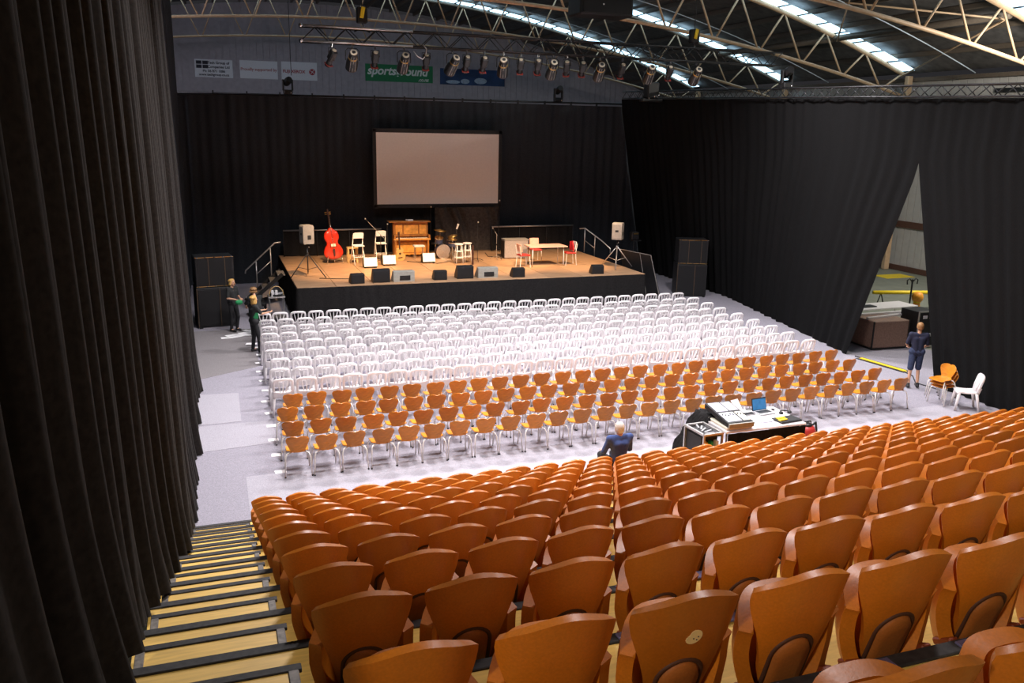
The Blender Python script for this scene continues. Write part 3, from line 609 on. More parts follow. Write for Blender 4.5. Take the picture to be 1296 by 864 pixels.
# floor monitors
def wedge(mt_body, mt_face, wid=0.5, dep=0.36, h=0.36, port=False, face_back=False):
    t = thing('floor_monitor', 'm', 'floor monitor', group='wedge monitors on the stage'); P = []
    # profile in YZ, extruded along X: sloping baffle faces +Y (towards the players)
    prof = [(-dep/2, 0), (dep/2, 0), (dep/2, h*0.25), (-dep*0.10, h), (-dep/2, h*0.92)]
    mx = Matrix(((0, 1, 0), (1, 0, 0), (0, 0, 1)))
    P.append(MB().prism([(y, z) for y, z in prof], wid, mx, (-wid/2, 0, 0)).build('cabinet', mt_body, t))
    a = math.atan2(h*0.75, dep*0.6)
    P.append(MB().box((0, dep*0.20+0.01, h*0.625+0.01), (wid*0.9, math.hypot(h*.75, dep*.6)*0.88, 0.02), rotm(x=-a)).build('grille', mt_face, t))
    if port: P.append(MB().box((0.03, -dep/2-0.004, h*0.36), (wid*0.5, 0.02, h*0.42), b=0.004).build('socket_panel', 'black', t))
    else: P.append(MB().box((0, -dep/2-0.004, h*0.45), (wid*0.92, 0.012, h*0.82), b=0.004).build('rear_panel', 'grille', t))
    return t, P
wk = dict(black=wedge('black', 'grille', 0.44, 0.34, 0.32), big=wedge('black', 'grille', 0.56, 0.4, 0.44), grey=wedge('monitor_grey', 'grille', 0.70, 0.42, 0.36, True))
seen = set()
for x, y, k, rz, lab in ((3.35, 12.55, 'black', .1, 'small black wedge monitor at the left end of the stage front'), (4.14, 12.62, 'big', 0, 'large black wedge monitor left of a grey one at the stage front'), (4.88, 12.62, 'grey', 0, 'grey wedge monitor beside the left large black one'),
        (6.12, 12.62, 'black', 0, 'small black wedge monitor in the middle of the stage front'), (7.00, 12.72, 'big', 0, 'large black wedge monitor in front of the white stools'), (7.80, 12.72, 'grey', 0, 'grey wedge monitor right of the white stools'),
        (8.86, 12.55, 'black', 0, 'small black wedge monitor in front of the pink table'), (11.85, 12.55, 'black', -.1, 'small black wedge monitor at the right end of the stage front')):
    r, pp = wk[k]
    if k not in seen: seen.add(k); r.location = (x, y, SH); r.rotation_euler = (0, 0, rz); r['label'] = lab
    else: copy_thing(r, pp, (x, y, SH), rz, lab)
for x, y, lab in ((4.32, 15.55, 'white wedge monitor in front of the left white bar chair'), (5.08, 15.95, 'white wedge monitor beside the guitar'), (6.62, 16.2, 'white wedge monitor between piano and drums')):
    t = thing('floor_monitor', lab, 'floor monitor', (x, y, SH), 0, 'wedge monitors on the stage')
    mx = Matrix(((0, 1, 0), (1, 0, 0), (0, 0, 1)))
    MB().prism([(-0.16, 0.06), (0.16, 0), (0.16, 0.3), (0.05, 0.36), (-0.06, 0.36)], 0.48, mx, (-0.24, 0, 0)).build('cabinet', 'black', t)
    MB().box((0, -0.125, 0.215), (0.47, 0.02, 0.33), rotm(x=-0.32), b=0.006).build('top_panel', 'monitor_white', t)
    for s in (-1, 1): MB().box((s*0.2, 0.0, 0.03), (0.05, 0.26, 0.06)).build('foot', 'black', t)

# ------------------------------------------------------------------ instruments and furniture on the stage
def piano():
    t = thing('upright_piano', 'brown wooden upright piano with open keyboard', 'piano', (6.35, 17.9, SH), -0.02)
    MB().box((0, 0.16, 0.68), (1.36, 0.30, 1.28), b=0.01).build('case', 'piano', t)
    MB().box((-0.06, 0.05, 1.365), (1.62, 0.52, 0.035), b=0.008).build('lid', 'piano', t)
    for x, wd in ((-0.47, 0.26), (0.0, 0.56), (0.47, 0.26)):
        f = MB().box((x, -0.005, 1.06), (wd+0.05, 0.025, 0.42), b=0.006).build('panel_frame', 'piano', t); MB().box((x, -0.024, 1.06), (wd, 0.02, 0.36), b=0.006).build('panel', 'piano_panel', f)
    MB().box((0, -0.13, 0.70), (1.44, 0.34, 0.06), b=0.01).build('key_bed', 'piano_panel', t)
    kb = MB().box((0, -0.17, 0.745), (1.22, 0.15, 0.025), b=0.004).build('white_keys', 'ivory', t)
    bk = MB()
    for i in range(50):
        if i % 7 not in (2, 6): bk.box((-0.59+i*0.0242, -0.135, 0.765), (0.012, 0.085, 0.018))
    o = bk.build('black_keys', 'black', t)
    MB().box((0, -0.02, 0.83), (1.30, 0.04, 0.08), b=0.006).build('fall_board', 'piano', t)
    for s in (-1, 1):
        MB().box((s*0.68, -0.14, 0.80), (0.06, 0.34, 0.14), b=0.01).build('key_cheek', 'piano', t); MB().lathe([(0.03, 0), (0.045, 0.08), (0.028, 0.2), (0.05, 0.45), (0.035, 0.6), (0.05, 0.66)], (s*0.64, -0.24, 0.02), 12).build('leg', 'piano', t, True); MB().box((s*0.66, 0.0, 0.05), (0.09, 0.6, 0.10), b=0.01).build('foot_block', 'piano', t)
    MB().box((0, -0.005, 0.36), (1.20, 0.02, 0.40), b=0.006).build('lower_panel', 'piano_panel', t); MB().box((0, -0.02, 0.10), (1.24, 0.06, 0.06), b=0.006).build('bottom_rail', 'piano_panel', t)
    for s in (-0.08, 0.08): MB().box((s, -0.08, 0.07), (0.04, 0.14, 0.02), b=0.005).build('pedal', 'brass', t)
    b2 = thing('piano_stool', 'small pale stool standing before the piano', 'stool', (6.5, 17.2, SH))
    MB().box((0, 0, 0.50), (0.42, 0.32, 0.07), b=0.02).build('seat', 'monitor_white', b2)
    for sx in (-1, 1):
        for sy in (-1, 1): MB().cyl((sx*0.16, sy*0.11, 0.0), (sx*0.15, sy*0.1, 0.47), 0.018, n=6).build('leg', 'chrome', b2)
    bo = tag(MB().box((0.0, 0.0, 0.03), (0.26, 0.2, 0.06), rotm(z=0.3), b=0.02).build('white_pouch', 'paper', None, False, (6.3, 17.9, SH+1.385)), 'small white item lying on top of the piano', 'pouch')
piano()
def outline(pts, n=4):                                    # smooth closed outline by Catmull-Rom
    k = len(pts); out = []
    for i in range(k):
        p0, p1, p2, p3 = (Vector(pts[(i+j) % k]) for j in (-1, 0, 1, 2))
        for q in range(n):
            t = q/n; out.append(0.5*((2*p1)+(p2-p0)*t+(2*p0-5*p1+4*p2-p3)*t*t+(3*p1-p0-3*p2+p3)*t**3))
    return [(p[0], p[1]) for p in out]
def plate_body(poly, d, arch):                            # body with arched front/back
    mb = MB(); n = len(poly); cx = sum(p[0] for p in poly)/n; cz = sum(p[1] for p in poly)/n
    rings = []
    for y, sc in ((-d/2-arch, 0.0), (-d/2-arch*0.9, 0.45), (-d/2-arch*0.4, 0.85), (-d/2, 1.0), (d/2, 1.0), (d/2+arch*0.4, 0.85), (d/2+arch*0.9, 0.45), (d/2+arch, 0.0)): rings.append([(cx+(x-cx)*sc, y, cz+(z-cz)*sc) for x, z in poly])
    vs = [p for r in rings for p in r]; fs2 = [(k*n+i, (k+1)*n+i, (k+1)*n+(i+1) % n, k*n+(i+1) % n) for k in range(7) for i in range(n)]
    return mb.add(vs, fs2)
def viol_outline(s, W=0.33, H=1.12):
    h = [(0.0, 0.0), (0.18, 0.02), (0.31, 0.12), (0.335, 0.27), (0.28, 0.42), (0.205, 0.52), (0.20, 0.62), (0.245, 0.72), (0.255, 0.84), (0.20, 0.97), (0.10, 1.04), (0.03, 1.12)]
    return outline([(x*s, z*s) for x, z in h]+[(-x*s, z*s) for x, z in reversed(h[1:])])
def bass():
    t = thing('double_bass', 'glossy red double bass standing on a low support', 'double bass', (3.22, 16.75, SH), 0.12); tilt = rotm(x=-0.12, y=-0.08)
    def pl(name, mb, mt, par=t, sm=True, sharp=None):
        o = mb.build(name, mt, par, sm, sharp=sharp); 
        if par is t: o.location = (0, 0, 0.17); o.rotation_euler = tilt.to_euler()
        return o
    body = pl('body', plate_body(viol_outline(1.02), 0.17, 0.05), 'bass_red')
    pl('neck', MB().tube([(0, 0.0, 1.08), (0, 0.0, 1.55), (0, 0.02, 1.66)], [0.032, 0.024, 0.026], 8), 'bass_dark'); pl('fingerboard', MB().box((0, -0.065, 1.16), (0.06, 0.022, 0.86), b=0.006), 'bass_dark', sharp=30)
    pl('scroll', MB().sphere((0, 0.03, 1.76), (0.035, 0.055, 0.06), 10, 8), 'bass_dark'); pl('peg_box', MB().box((0, 0.03, 1.67), (0.06, 0.06, 0.14), b=0.01), 'bass_dark', sharp=30)
    for s in (-1, 1):
        for z in (1.63, 1.70): pl('peg', MB().cyl((s*0.03, 0.03, z), (s*0.11, 0.03, z), 0.010, 0.016, 6), 'brass')
        pl('sound_hole', MB().tube([(s*0.10, -0.145, 0.42), (s*0.115, -0.143, 0.48), (s*0.09, -0.143, 0.56), (s*0.10, -0.14, 0.62)], 0.010, 6), 'bass_dark')
    pl('bridge', MB().box((0, -0.16, 0.50), (0.17, 0.03, 0.10), b=0.008), 'ivory', sharp=30); pl('tailpiece', MB().prism([(-0.025, 0.10), (0.025, 0.10), (0.05, 0.36), (-0.05, 0.36)], 0.03, None, (0, -0.16, 0)), 'bass_dark', sharp=30)
    for x in (-0.018, -0.006, 0.006, 0.018): pl('string', MB().cyl((x*1.5, -0.20, 0.36), (x*0.7, -0.085, 1.60), 0.0025, n=4), 'chrome')
    pl('end_pin', MB().cyl((0, 0, -0.14), (0, 0, 0.02), 0.012, n=6), 'chrome')
    st = thing('instrument_stand', 'low metal stand holding up the red double bass', 'stand', (3.22, 16.75, SH), 0.12)
    MB().tube([(-0.30, -0.16, 0.0), (-0.24, -0.08, 0.30), (-0.1, 0.10, 0.12), (0.1, 0.10, 0.12), (0.24, -0.08, 0.30), (0.30, -0.16, 0.0)], 0.015, 6).build('cradle', 'chrome', st, True); MB().cyl((0, 0.10, 0.12), (0, 0.25, 0.0), 0.013, n=6).build('rear_leg', 'chrome', st)
bass()
def guitar():
    t = thing('acoustic_guitar', 'pale acoustic guitar propped against the piano corner', 'guitar', (5.72, 16.95, SH)); e = (0.22, -0.10, 0.0)
    hh = [(0, 0), (0.13, 0.02), (0.2, 0.12), (0.19, 0.22), (0.125, 0.30), (0.14, 0.40), (0.11, 0.48), (0.03, 0.50)]
    body = plate_body(outline([(x, z) for x, z in hh]+[(-x, z) for x, z in reversed(hh[1:])]), 0.10, 0.004).build('body', 'spruce', t, sharp=40); body.rotation_euler = e
    for nm, mb, mt in (('sound_hole', MB().lathe([(0.045, -0.004), (0.045, 0.004)], (0, -0.056, 0.30), 14, rotm(x=PI/2)), 'bass_dark'), ('bridge', MB().box((0, -0.06, 0.14), (0.16, 0.014, 0.025)), 'bass_dark'), ('neck', MB().box((0, -0.045, 0.74), (0.055, 0.03, 0.56), b=0.006), 'bass_dark'), ('head', MB().box((0, -0.03, 1.08), (0.08, 0.02, 0.16), rotm(x=0.15), b=0.006), 'bass_dark')):
        o = mb.build(nm, mt, t); o.rotation_euler = e
guitar()
def drum_mb(r, h, c, mx=None): return MB().lathe([(r, 0), (r, h)], c, 20, mx)
def drums():
    t = thing('drum_kit', 'small drum kit with brass cymbals beside the piano', 'drum kit', (7.45, 17.2, SH))
    mx = rotm(x=PI/2)
    b2 = drum_mb(0.27, 0.36, (-0.02, 0.18, 0.28), mx).build('bass_drum', 'drumblue', t, sharp=35); drum_mb(0.255, 0.01, (-0.02, -0.185, 0.28), mx).build('drum_head', 'drumwhite', b2, sharp=35); MB().lathe([(0.265, 0), (0.285, 0), (0.285, 0.03), (0.265, 0.03)], (-0.02, -0.18, 0.28), 20, mx).build('hoop', 'chrome', b2, sharp=35)
    for x, y, z, r, h, tl in ((0.34, -0.22, 0.50, 0.18, 0.14, 0.1), (-0.16, 0.0, 0.62, 0.15, 0.20, 0.35), (0.40, 0.28, 0.36, 0.20, 0.32, 0)):
        m2 = rotm(x=tl); d = drum_mb(r, h, (x, y, z), m2).build('drum', 'drumblue' if r > 0.16 else 'drumblue', t, sharp=35)
        MB().lathe([(r*0.98, h), (r*0.98, h+0.008)], (x, y, z), 20, m2).build('drum_head', 'drumwhite', d, sharp=35); MB().lathe([(r, h-0.02), (r+0.015, h-0.02), (r+0.015, h+0.012), (r, h+0.012)], (x, y, z), 20, m2).build('hoop', 'chrome', d, sharp=35)
        for k in range(3):
            a = k*2.09; MB().cyl((x, y, z*0.5), (x+0.22*math.cos(a), y+0.22*math.sin(a), 0), 0.010, n=6).build('leg', 'chrome', d)
        MB().cyl((x, y, z*0.45), (x, y, z), 0.012, n=6).build('post', 'chrome', d)
    for x, y, z, r, tx, ty in ((-0.05, 0.22, 1.05, 0.25, 0.12, 0.1), (0.36, -0.1, 0.86, 0.2, 0.15, -0.25), (0.30, -0.28, 0.74, 0.19, 0.05, 0.1), (0.32, -0.28, 0.775, 0.19, 0.05, 0.1)):
        cy = MB().lathe([(r, 0), (r*0.35, 0.022), (r*0.2, 0.03), (0.01, 0.055)], (x, y, z), 20, rotm(x=tx, y=ty)).build('cymbal', 'brass', t, True)
        MB().cyl((x, y, 0.3), (x, y, z+0.06), 0.010, n=6).build('stand_rod', 'chrome', cy)
        for k in range(3):
            a = k*2.09+0.5; MB().cyl((x, y, 0.34), (x+0.24*math.cos(a), y+0.24*math.sin(a), 0), 0.009, n=5).build('stand_leg', 'chrome', cy)
    MB().lathe([(0.16, 0), (0.17, 0.03), (0.15, 0.07)], (-0.1, 0.75, 0.45), 16).build('throne_seat', 'black', t, sharp=40); MB().cyl((-0.1, 0.75, 0), (-0.1, 0.75, 0.45), 0.02, n=6).build('throne_post', 'chrome', t)
    MB().cyl((0.55, -0.02, 1.12), (0.62, -0.02, 1.32), 0.03, 0.045, 8).build('overhead_microphone', 'drumwhite', t); MB().cyl((0.42, 0.05, 0.0), (0.56, -0.01, 1.15), 0.010, n=6).build('microphone_rod', 'chrome', t)
drums()
def mic_stand(loc, h, boom, label, mt='blackmetal', clipc='alu'):
    t = thing('microphone_stand', label, 'microphone stand', loc)
    MB().cyl((0, 0, 0.05), (0, 0, h), 0.011, n=6).build('pole', mt, t); MB().cyl((0, 0, h*0.55), (0, 0, h*0.62), 0.018, n=8).build('clutch', 'black', t)
    for k in range(3):
        a = k*2.09+0.4; MB().cyl((0, 0, 0.12), (0.28*math.cos(a), 0.28*math.sin(a), 0.01), 0.010, n=6).build('leg', mt, t)
    p = Vector((0, 0, h))
    if boom: q = p+Vector(boom); MB().cyl(p-Vector(boom)*0.25, q, 0.010, n=6).build('boom', 'alu', t); p = q
    d = Vector(boom).normalized() if boom else Vector((0.0, -0.4, 0.9)).normalized()
    MB().cyl(p, p+d*0.13, 0.012, 0.017, 8).build('microphone', 'black', t); MB().sphere(p+d*0.15, 0.03, 8, 6).build('microphone_head', clipc, t, True)
mic_stand((4.9, 16.5, SH), 1.05, (-0.45, 0.0, 0.48), 'boom microphone stand leaning up beside the right white bar chair')
mic_stand((5.25, 17.0, SH), 1.25, None, 'straight microphone stand between white bar chair and piano')
mic_stand((8.55, 16.2, SH), 1.35, None, 'thin microphone stand in front of the folded black cloth')
mic_stand((9.45, 16.6, SH), 0.95, (-0.08, 0, 0.12), 'short pale microphone stand left of the grey covered box', 'alu')
mic_stand((10.2, 18.6, SH), 1.95, None, 'tall thin microphone stand beside the end of the back rail', 'blackmetal')
mic_stand((7.25, 18.3, SH), 1.75, None, 'tall dark microphone stand behind the piano end')
# bar chairs
def bar_chair(loc, rz, label):
    t = thing('folding_bar_chair', label, 'chair', loc, rz, 'white folding bar chairs')
    for s in (-1, 1):
        MB().cyl((s*0.22, -0.24, 0.0), (s*0.17, 0.06, 1.12), 0.016, n=8).build('leg', 'leg_white', t, True); MB().cyl((s*0.20, 0.28, 0.0), (s*0.18, -0.05, 0.66), 0.015, n=8).build('leg', 'leg_white', t, True)
    MB().sheet(lambda u, v: (lerp(-0.19, 0.19, u), 0.05+0.03*v+0.03*(2*u-1)**2, lerp(0.95, 1.16, v)-0.05*max(0, abs(2*u-1)-.6)*v), 10, 4, 0.02).build('backrest', 'white_plastic', t, sharp=40)
    MB().box((0, 0.08, 0.68), (0.38, 0.34, 0.035), b=0.012).build('seat', 'white_plastic', t)
    MB().cyl((-0.21, -0.16, 0.28), (0.21, -0.16, 0.28), 0.012, n=6).build('stretcher', 'leg_white', t); MB().cyl((-0.19, 0.2, 0.28), (0.19, 0.2, 0.28), 0.012, n=6).build('foot_rest', 'leg_white', t); MB().cyl((-0.19, -0.06, 0.70), (0.19, -0.06, 0.70), 0.012, n=6).build('stretcher', 'leg_white', t)
bar_chair((4.05, 16.45, SH), PI+0.1, 'white folding bar chair behind the small wooden stool'); bar_chair((4.98, 16.95, SH), PI, 'white folding bar chair beside the boom microphone stand')
t = thing('wooden_stool', 'small pale wooden stool beside the left white bar chair', 'stool', (3.9, 16.85, SH))
MB().box((0, 0, 0.55), (0.40, 0.32, 0.05), b=0.01).build('seat', 'stoolwood', t)
for sx in (-1, 1):
    for sy in (-1, 1): MB().box((sx*0.16, sy*0.12, 0.265), (0.06, 0.06, 0.53), b=0.006).build('leg', 'stoolwood', t)
    MB().box((sx*0.16, 0, 0.18), (0.03, 0.2, 0.05)).build('stretcher', 'stoolwood', t)
MB().box((0, -0.12, 0.22), (0.28, 0.03, 0.2)).build('side_panel', 'stoolwood', t)
for x, y, mt, lab in ((7.70, 15.8, 'stoolwood', 'round white stool, left of the pair near the drums'), (8.08, 15.98, 'stoolwood', 'round white stool, right of the pair near the drums')):
    t = thing('bar_stool', lab, 'stool', (x, y, SH), 0, 'round stools near the drums')
    MB().lathe([(0.15, 0), (0.17, 0.015), (0.17, 0.04), (0.14, 0.05)], (0, 0, 0.70), 18).build('seat', 'white_plastic', t, sharp=40)
    for k in range(4):
        a = PI/4+k*PI/2; MB().cyl((0.19*math.cos(a), 0.19*math.sin(a), 0), (0.12*math.cos(a), 0.12*math.sin(a), 0.70), 0.017, n=6).build('leg', 'leg_white', t, True)
    for z, r in ((0.22, 0.175), (0.45, 0.15)): MB().lathe([(r-.01, 0), (r+0.01, 0), (r+0.01, 0.02), (r-.01, 0.02)], (0, 0, z), 16).build('ring', 'leg_white', t)
o = tag(MB().box((0, 0, 0.36), (0.07, 0.05, 0.72), b=0.008).build('dark_post', 'bass_dark', None, False, (8.12, 15.4, SH)), 'narrow dark wooden post in front of the round stools', 'post')
t = thing('covered_amplifier', 'large grey covered box standing left of the pink table', 'amplifier', (10.25, 16.75, SH), -0.05)
MB().box((0, 0, 0.37), (0.96, 0.52, 0.70), b=0.02).build('cover', 'amp', t); MB().box((0.02, 0, 0.735), (1.0, 0.56, 0.03), b=0.008).build('lid', 'speaker', t); MB().box((-0.485, 0, 0.37), (0.02, 0.48, 0.64)).build('side_panel', 'black', t)
t = thing('dining_table', 'pale pink topped table on thin metal legs at the stage right', 'table', (10.75, 14.75, SH), 0.0)
MB().prism([(-0.74, -0.36), (0.74, -0.40), (0.72, 0.40), (-0.70, 0.40)], 0.035, rotm(x=-PI/2), (0, 0, 0.74)).build('table_top', 'pink', t)
for sx in (-0.62, 0.64):
    for sy in (-0.3, 0.3): MB().cyl((sx, sy, 0), (sx*0.97, sy*0.95, 0.70), 0.016, n=8).build('leg', 'leg_white', t, True)
MB().box((0, 0, 0.70), (1.3, 0.62, 0.03)).build('apron', 'alu', t)
def stage_chair(loc, rz, label, red):
    t = thing('stage_chair', label, 'chair', loc, rz, 'chairs around the pink table')
    MB().box((0, 0.0, 0.45), (0.40, 0.40, 0.05), b=0.015).build('seat', 'red_seat', t)
    MB().sheet(lambda u, v: (lerp(-0.19, 0.19, u), -0.20-0.05*v+0.04*(2*u-1)**2, lerp(0.58, 0.86, v)), 8, 4, 0.03).build('backrest', 'pink' if not red else 'monitor_white', t, sharp=40)
    for sx in (-1, 1):
        MB().tube([(sx*0.18, 0.2, 0), (sx*0.17, 0.17, 0.42)], 0.013, 6).build('leg', 'leg_white', t); MB().tube([(sx*0.18, -0.22, 0), (sx*0.17, -0.18, 0.45), (sx*0.17, -0.24, 0.80)], 0.013, 6).build('leg', 'leg_white', t)
stage_chair((9.78, 14.45, SH), -PI/2+.1, 'red seated chair at the left end of the pink table', False); stage_chair((10.75, 15.75, SH), PI, 'pale backed chair behind the pink table', False); stage_chair((11.72, 14.7, SH), PI/2-.05, 'chair with a red garment over it, right of the pink table', True)
fg = folds(31, 3, 0.1, 0.3)
o = MB().sheet(lambda u, v: (0.06*math.sin(u*3)+0.03*fg(v), lerp(-0.20, 0.20, u)*(1-0.25*v), lerp(0.0, 0.34, v)+0.04*math.sin(u*PI)), 14, 10, 0.03).build('red_garment', 'red_cloth', None, True, (11.80, 14.7, SH+0.50)); tag(o, 'crumpled red garment hanging on the chair right of the pink table', 'garment')
# loose cables on the stage
for i, (pts, lab) in enumerate((([(9.5, 18.2), (9.3, 17.2), (9.7, 16.9), (9.6, 16.4)], 'black cable lying on the stage left of the grey covered box'), ([(5.9, 16.6), (6.3, 16.3), (6.9, 15.9), (7.4, 16.2)], 'black cable on the stage before the drum kit'), ([(2.3, 13.6), (2.9, 13.4), (3.3, 13.3)], 'black cable on the stage by the left tripod stand'))):
    tag(MB().tube([(x, y, SH+0.012) for x, y in pts], 0.012, 6).build('stage_cable', 'black', None, True), lab, 'cable')

# ------------------------------------------------------------------ raked seating: platforms, steps, nosings
RUN, RISE, YF, PX, SX = 0.975, 0.375, -1.58, 0.494, -0.444
NROW = 13
plate_me = MB().box((0, 0, 0), (0.16, 0.075, 0.012), b=0.003).mesh('edge_plate'); plate_me.materials.append(M['plate'])
bolt_me = MB().lathe([(0.016, 0), (0.016, 0.006), (0.006, 0.01)], (0, 0, 0), 8).mesh('bolt'); bolt_me.materials.append(M['alu'])
RX1 = 16.0
for r in range(1, NROW+1):
    yf = YF-(r-1)*RUN; z = (r-1)*RISE+0.02
    t = thing('seating_platform', 'yellow wooden seating platform, %s level up from the floor' % nth(r), 'platform', (SX, yf, 0), 0, 'raked seating platforms')
    L = RX1-SX; x0 = -1.12
    MB().box(((x0+L)/2, -RUN/2, z-0.02), (L-x0, RUN, 0.04)).build('deck', 'deck', t)
    if r > 1: MB().box(((x0+L)/2, -0.03, z-0.22), (L-x0-0.02, 0.03, 0.36)).build('riser', 'nosing', t)
    MB().box(((x0+L)/2, -0.025, z+0.004), (L-x0, 0.07, 0.016), b=0.004).build('nosing', 'nosing', t)
    if r < NROW:
        sd = 0.52
        s = MB().box((-0.66, -RUN+sd/2, z+0.08), (0.78, sd, 0.16)).build('step', 'nosing', t)
        MB().box((-0.66, -RUN+sd/2, z+0.168), (0.78, sd, 0.016)).build('tread', 'deck', s)
        MB().box((-0.655, -RUN+sd-0.022, z+0.174), (0.83, 0.055, 0.022), b=0.004).build('step_nosing', 'nosing', s)
        for dx in (-1.045, -0.28): MB().box((dx, -RUN+sd/2, z+0.172), (0.05, sd, 0.024), b=0.004).build('side_trim', 'edge_grey', s)
    if r >= 6:
        for c in range(0, 17):
            place('edge_plate', plate_me, t, (c*PX+0.26, -0.045, z+0.014))
    for bx in (-0.95, -0.30): place('bolt', bolt_me, t, (bx, -0.22, z+0.0))

# tip-up seats
def back_y(x, z):
    v = (z-0.17)/0.63; q = abs(x)/0.2; return 0.19*(1-v)+0.015*q*q+0.055*q**4
def back_fn(u, v):
    uu = 2*u-1
    ks = [(0, .092), (.15, .098), (.35, .122), (.6, .164), (.8, .189), (.92, .198), (1, .198)]
    for (a, wa), (b2, wb) in zip(ks, ks[1:]):
        if a <= v <= b2: hw = lerp(wa, wb, (v-a)/(b2-a)); break
    z = 0.17+0.63*v; c = max(0, (abs(uu)-0.72)/0.28)
    z -= (0.082*uu*uu+0.012*c*c)*max(0, v-0.55)/0.45
    x = uu*hw
    return (x, back_y(x, z), z)
def make_tier_seat():
    t = thing('tip_up_seat', 's', 'seat', group='orange tip-up seats on the raked tiers'); P = []
    P.append(MB().sheet(lambda u, v: back_fn(1-u, v), 16, 14, 0.03).build('backrest', 'tier_orange', t, sharp=50))
    arch = [(0.082, 0.175), (0.082, 0.29)]+[(0.082*math.cos(PI*j/12), 0.39+0.088*math.sin(PI*j/12)) for j in range(13)]+[(-0.082, 0.29), (-0.082, 0.175)]
    mb = MB(); n = len(arch); zc = 0.30; vs = []
    for sc, dy in ((1.0, 0.033), (0.94, 0.046), (0.5, 0.048), (0.0, 0.048)):
        for x, z in arch: xx = x*sc; zz = zc+(z-zc)*sc; vs.append((xx, back_y(xx, zz)-dy, zz))
    mb.add(vs, [(i*n+j, i*n+(j+1) % n, (i+1)*n+(j+1) % n, (i+1)*n+j) for i in range(3) for j in range(n)])
    P.append(mb.build('lumbar_cover', 'tier_lumbar', t, True))
    P.append(MB().tube([(x*1.12, back_y(x*1.12, z)-0.031, z+(0.010 if z > 0.3 else 0)) for x, z in arch], 0.011, 6).build('arch_shade_line', 'tier_arch_shade', t, True))  # dark tube stands in for the shadow line around the lumbar arch
    def pan(u, v):
        a, b2 = 2*u-1, 2*v-1; hw = lerp(0.15, 0.232, min(1, (b2+1)/1.1)**0.6)
        x = hw*a; z = 0.378+0.232*b2-0.085*abs(a)**3*max(0, b2)**2+0.06*abs(a)**3*max(0, -b2)**2
        return (x, 0.295-0.16*abs(a)**3-0.03*b2*b2+0.01*b2, z)
    P.append(MB().sheet(lambda u, v: pan(1-u, v), 20, 14, 0.058).build('seat_pan', 'tier_orange', t, sharp=50))
    for s in (-1, 1): P.append(MB().box((s*0.175, 0.115, 0.27), (0.05, 0.10, 0.03), rotm(x=-0.5), b=0.006).build('hinge_arm', 'tier_hinge', t))
    P.append(MB().box((0, 0.15, 0.10), (0.20, 0.10, 0.20), b=0.015).build('pedestal', 'black', t))
    return t, P
tier_root, tier_parts = make_tier_seat()
def pix(x, y, z):
    d = Vector((x, y, z))-Vector(CAM); q = d.dot(cf); return 648+FPX*d.dot(cr)/q, 432-FPX*d.dot(cu)/q, q
first = True; sticker_seat = None
for r in range(1, 13):
    for c in range(0, 33):
        X = SX+c*PX; Y = -2.521-(r-1)*RUN; Z = (r-1)*RISE+0.02
        ux, uy, dd = pix(X-0.2, Y, Z+0.8)
        if X > 15.75 or dd < 0.4 or ux > 1400 or uy > 1000: continue
        lab = 'orange tip-up tier seat, %s from the stairs in the %s row up' % (nth(c+1), nth(r))
        rz = random.uniform(-0.012, 0.012)
        if first: first = False; tier_root.location = (X, Y, Z); tier_root['label'] = lab; o = tier_root
        else: o = copy_thing(tier_root, tier_parts, (X, Y, Z), rz, lab)
        if r == 11 and c == 2: sticker_seat = o
if sticker_seat:
    sticker_seat['label'] = 'orange tip-up tier seat with a round cream sticker on its back'
    po = []
    for i in range(20):
        a = 2*PI*i/20; rr = 0.034*(1-0.35*max(0, math.cos(a-2.6))**6); po.append((rr*math.cos(a)*1.0+0.012, 0.60+rr*1.0*math.sin(a)))
    P2 = [(x, back_y(x, z)-0.0305, z) for x, z in po]; Q2 = [(x, y-0.002, z) for x, y, z in P2]
    o = MB().add(P2+Q2, [tuple(range(20, 40))]+[(i, (i+1) % 20, 20+(i+1) % 20, 20+i) for i in range(20)]).build('sticker', 'sticker', sticker_seat); o['label'] = 'round cream sticker with dark dots'
    for x, z in ((0.012, 0.592), (0.030, 0.598), (0.026, 0.584)): MB().sphere((x, back_y(x, z)-0.033, z), (0.003, 0.001, 0.003), 6, 4).build('sticker_dot', 'ink', o)

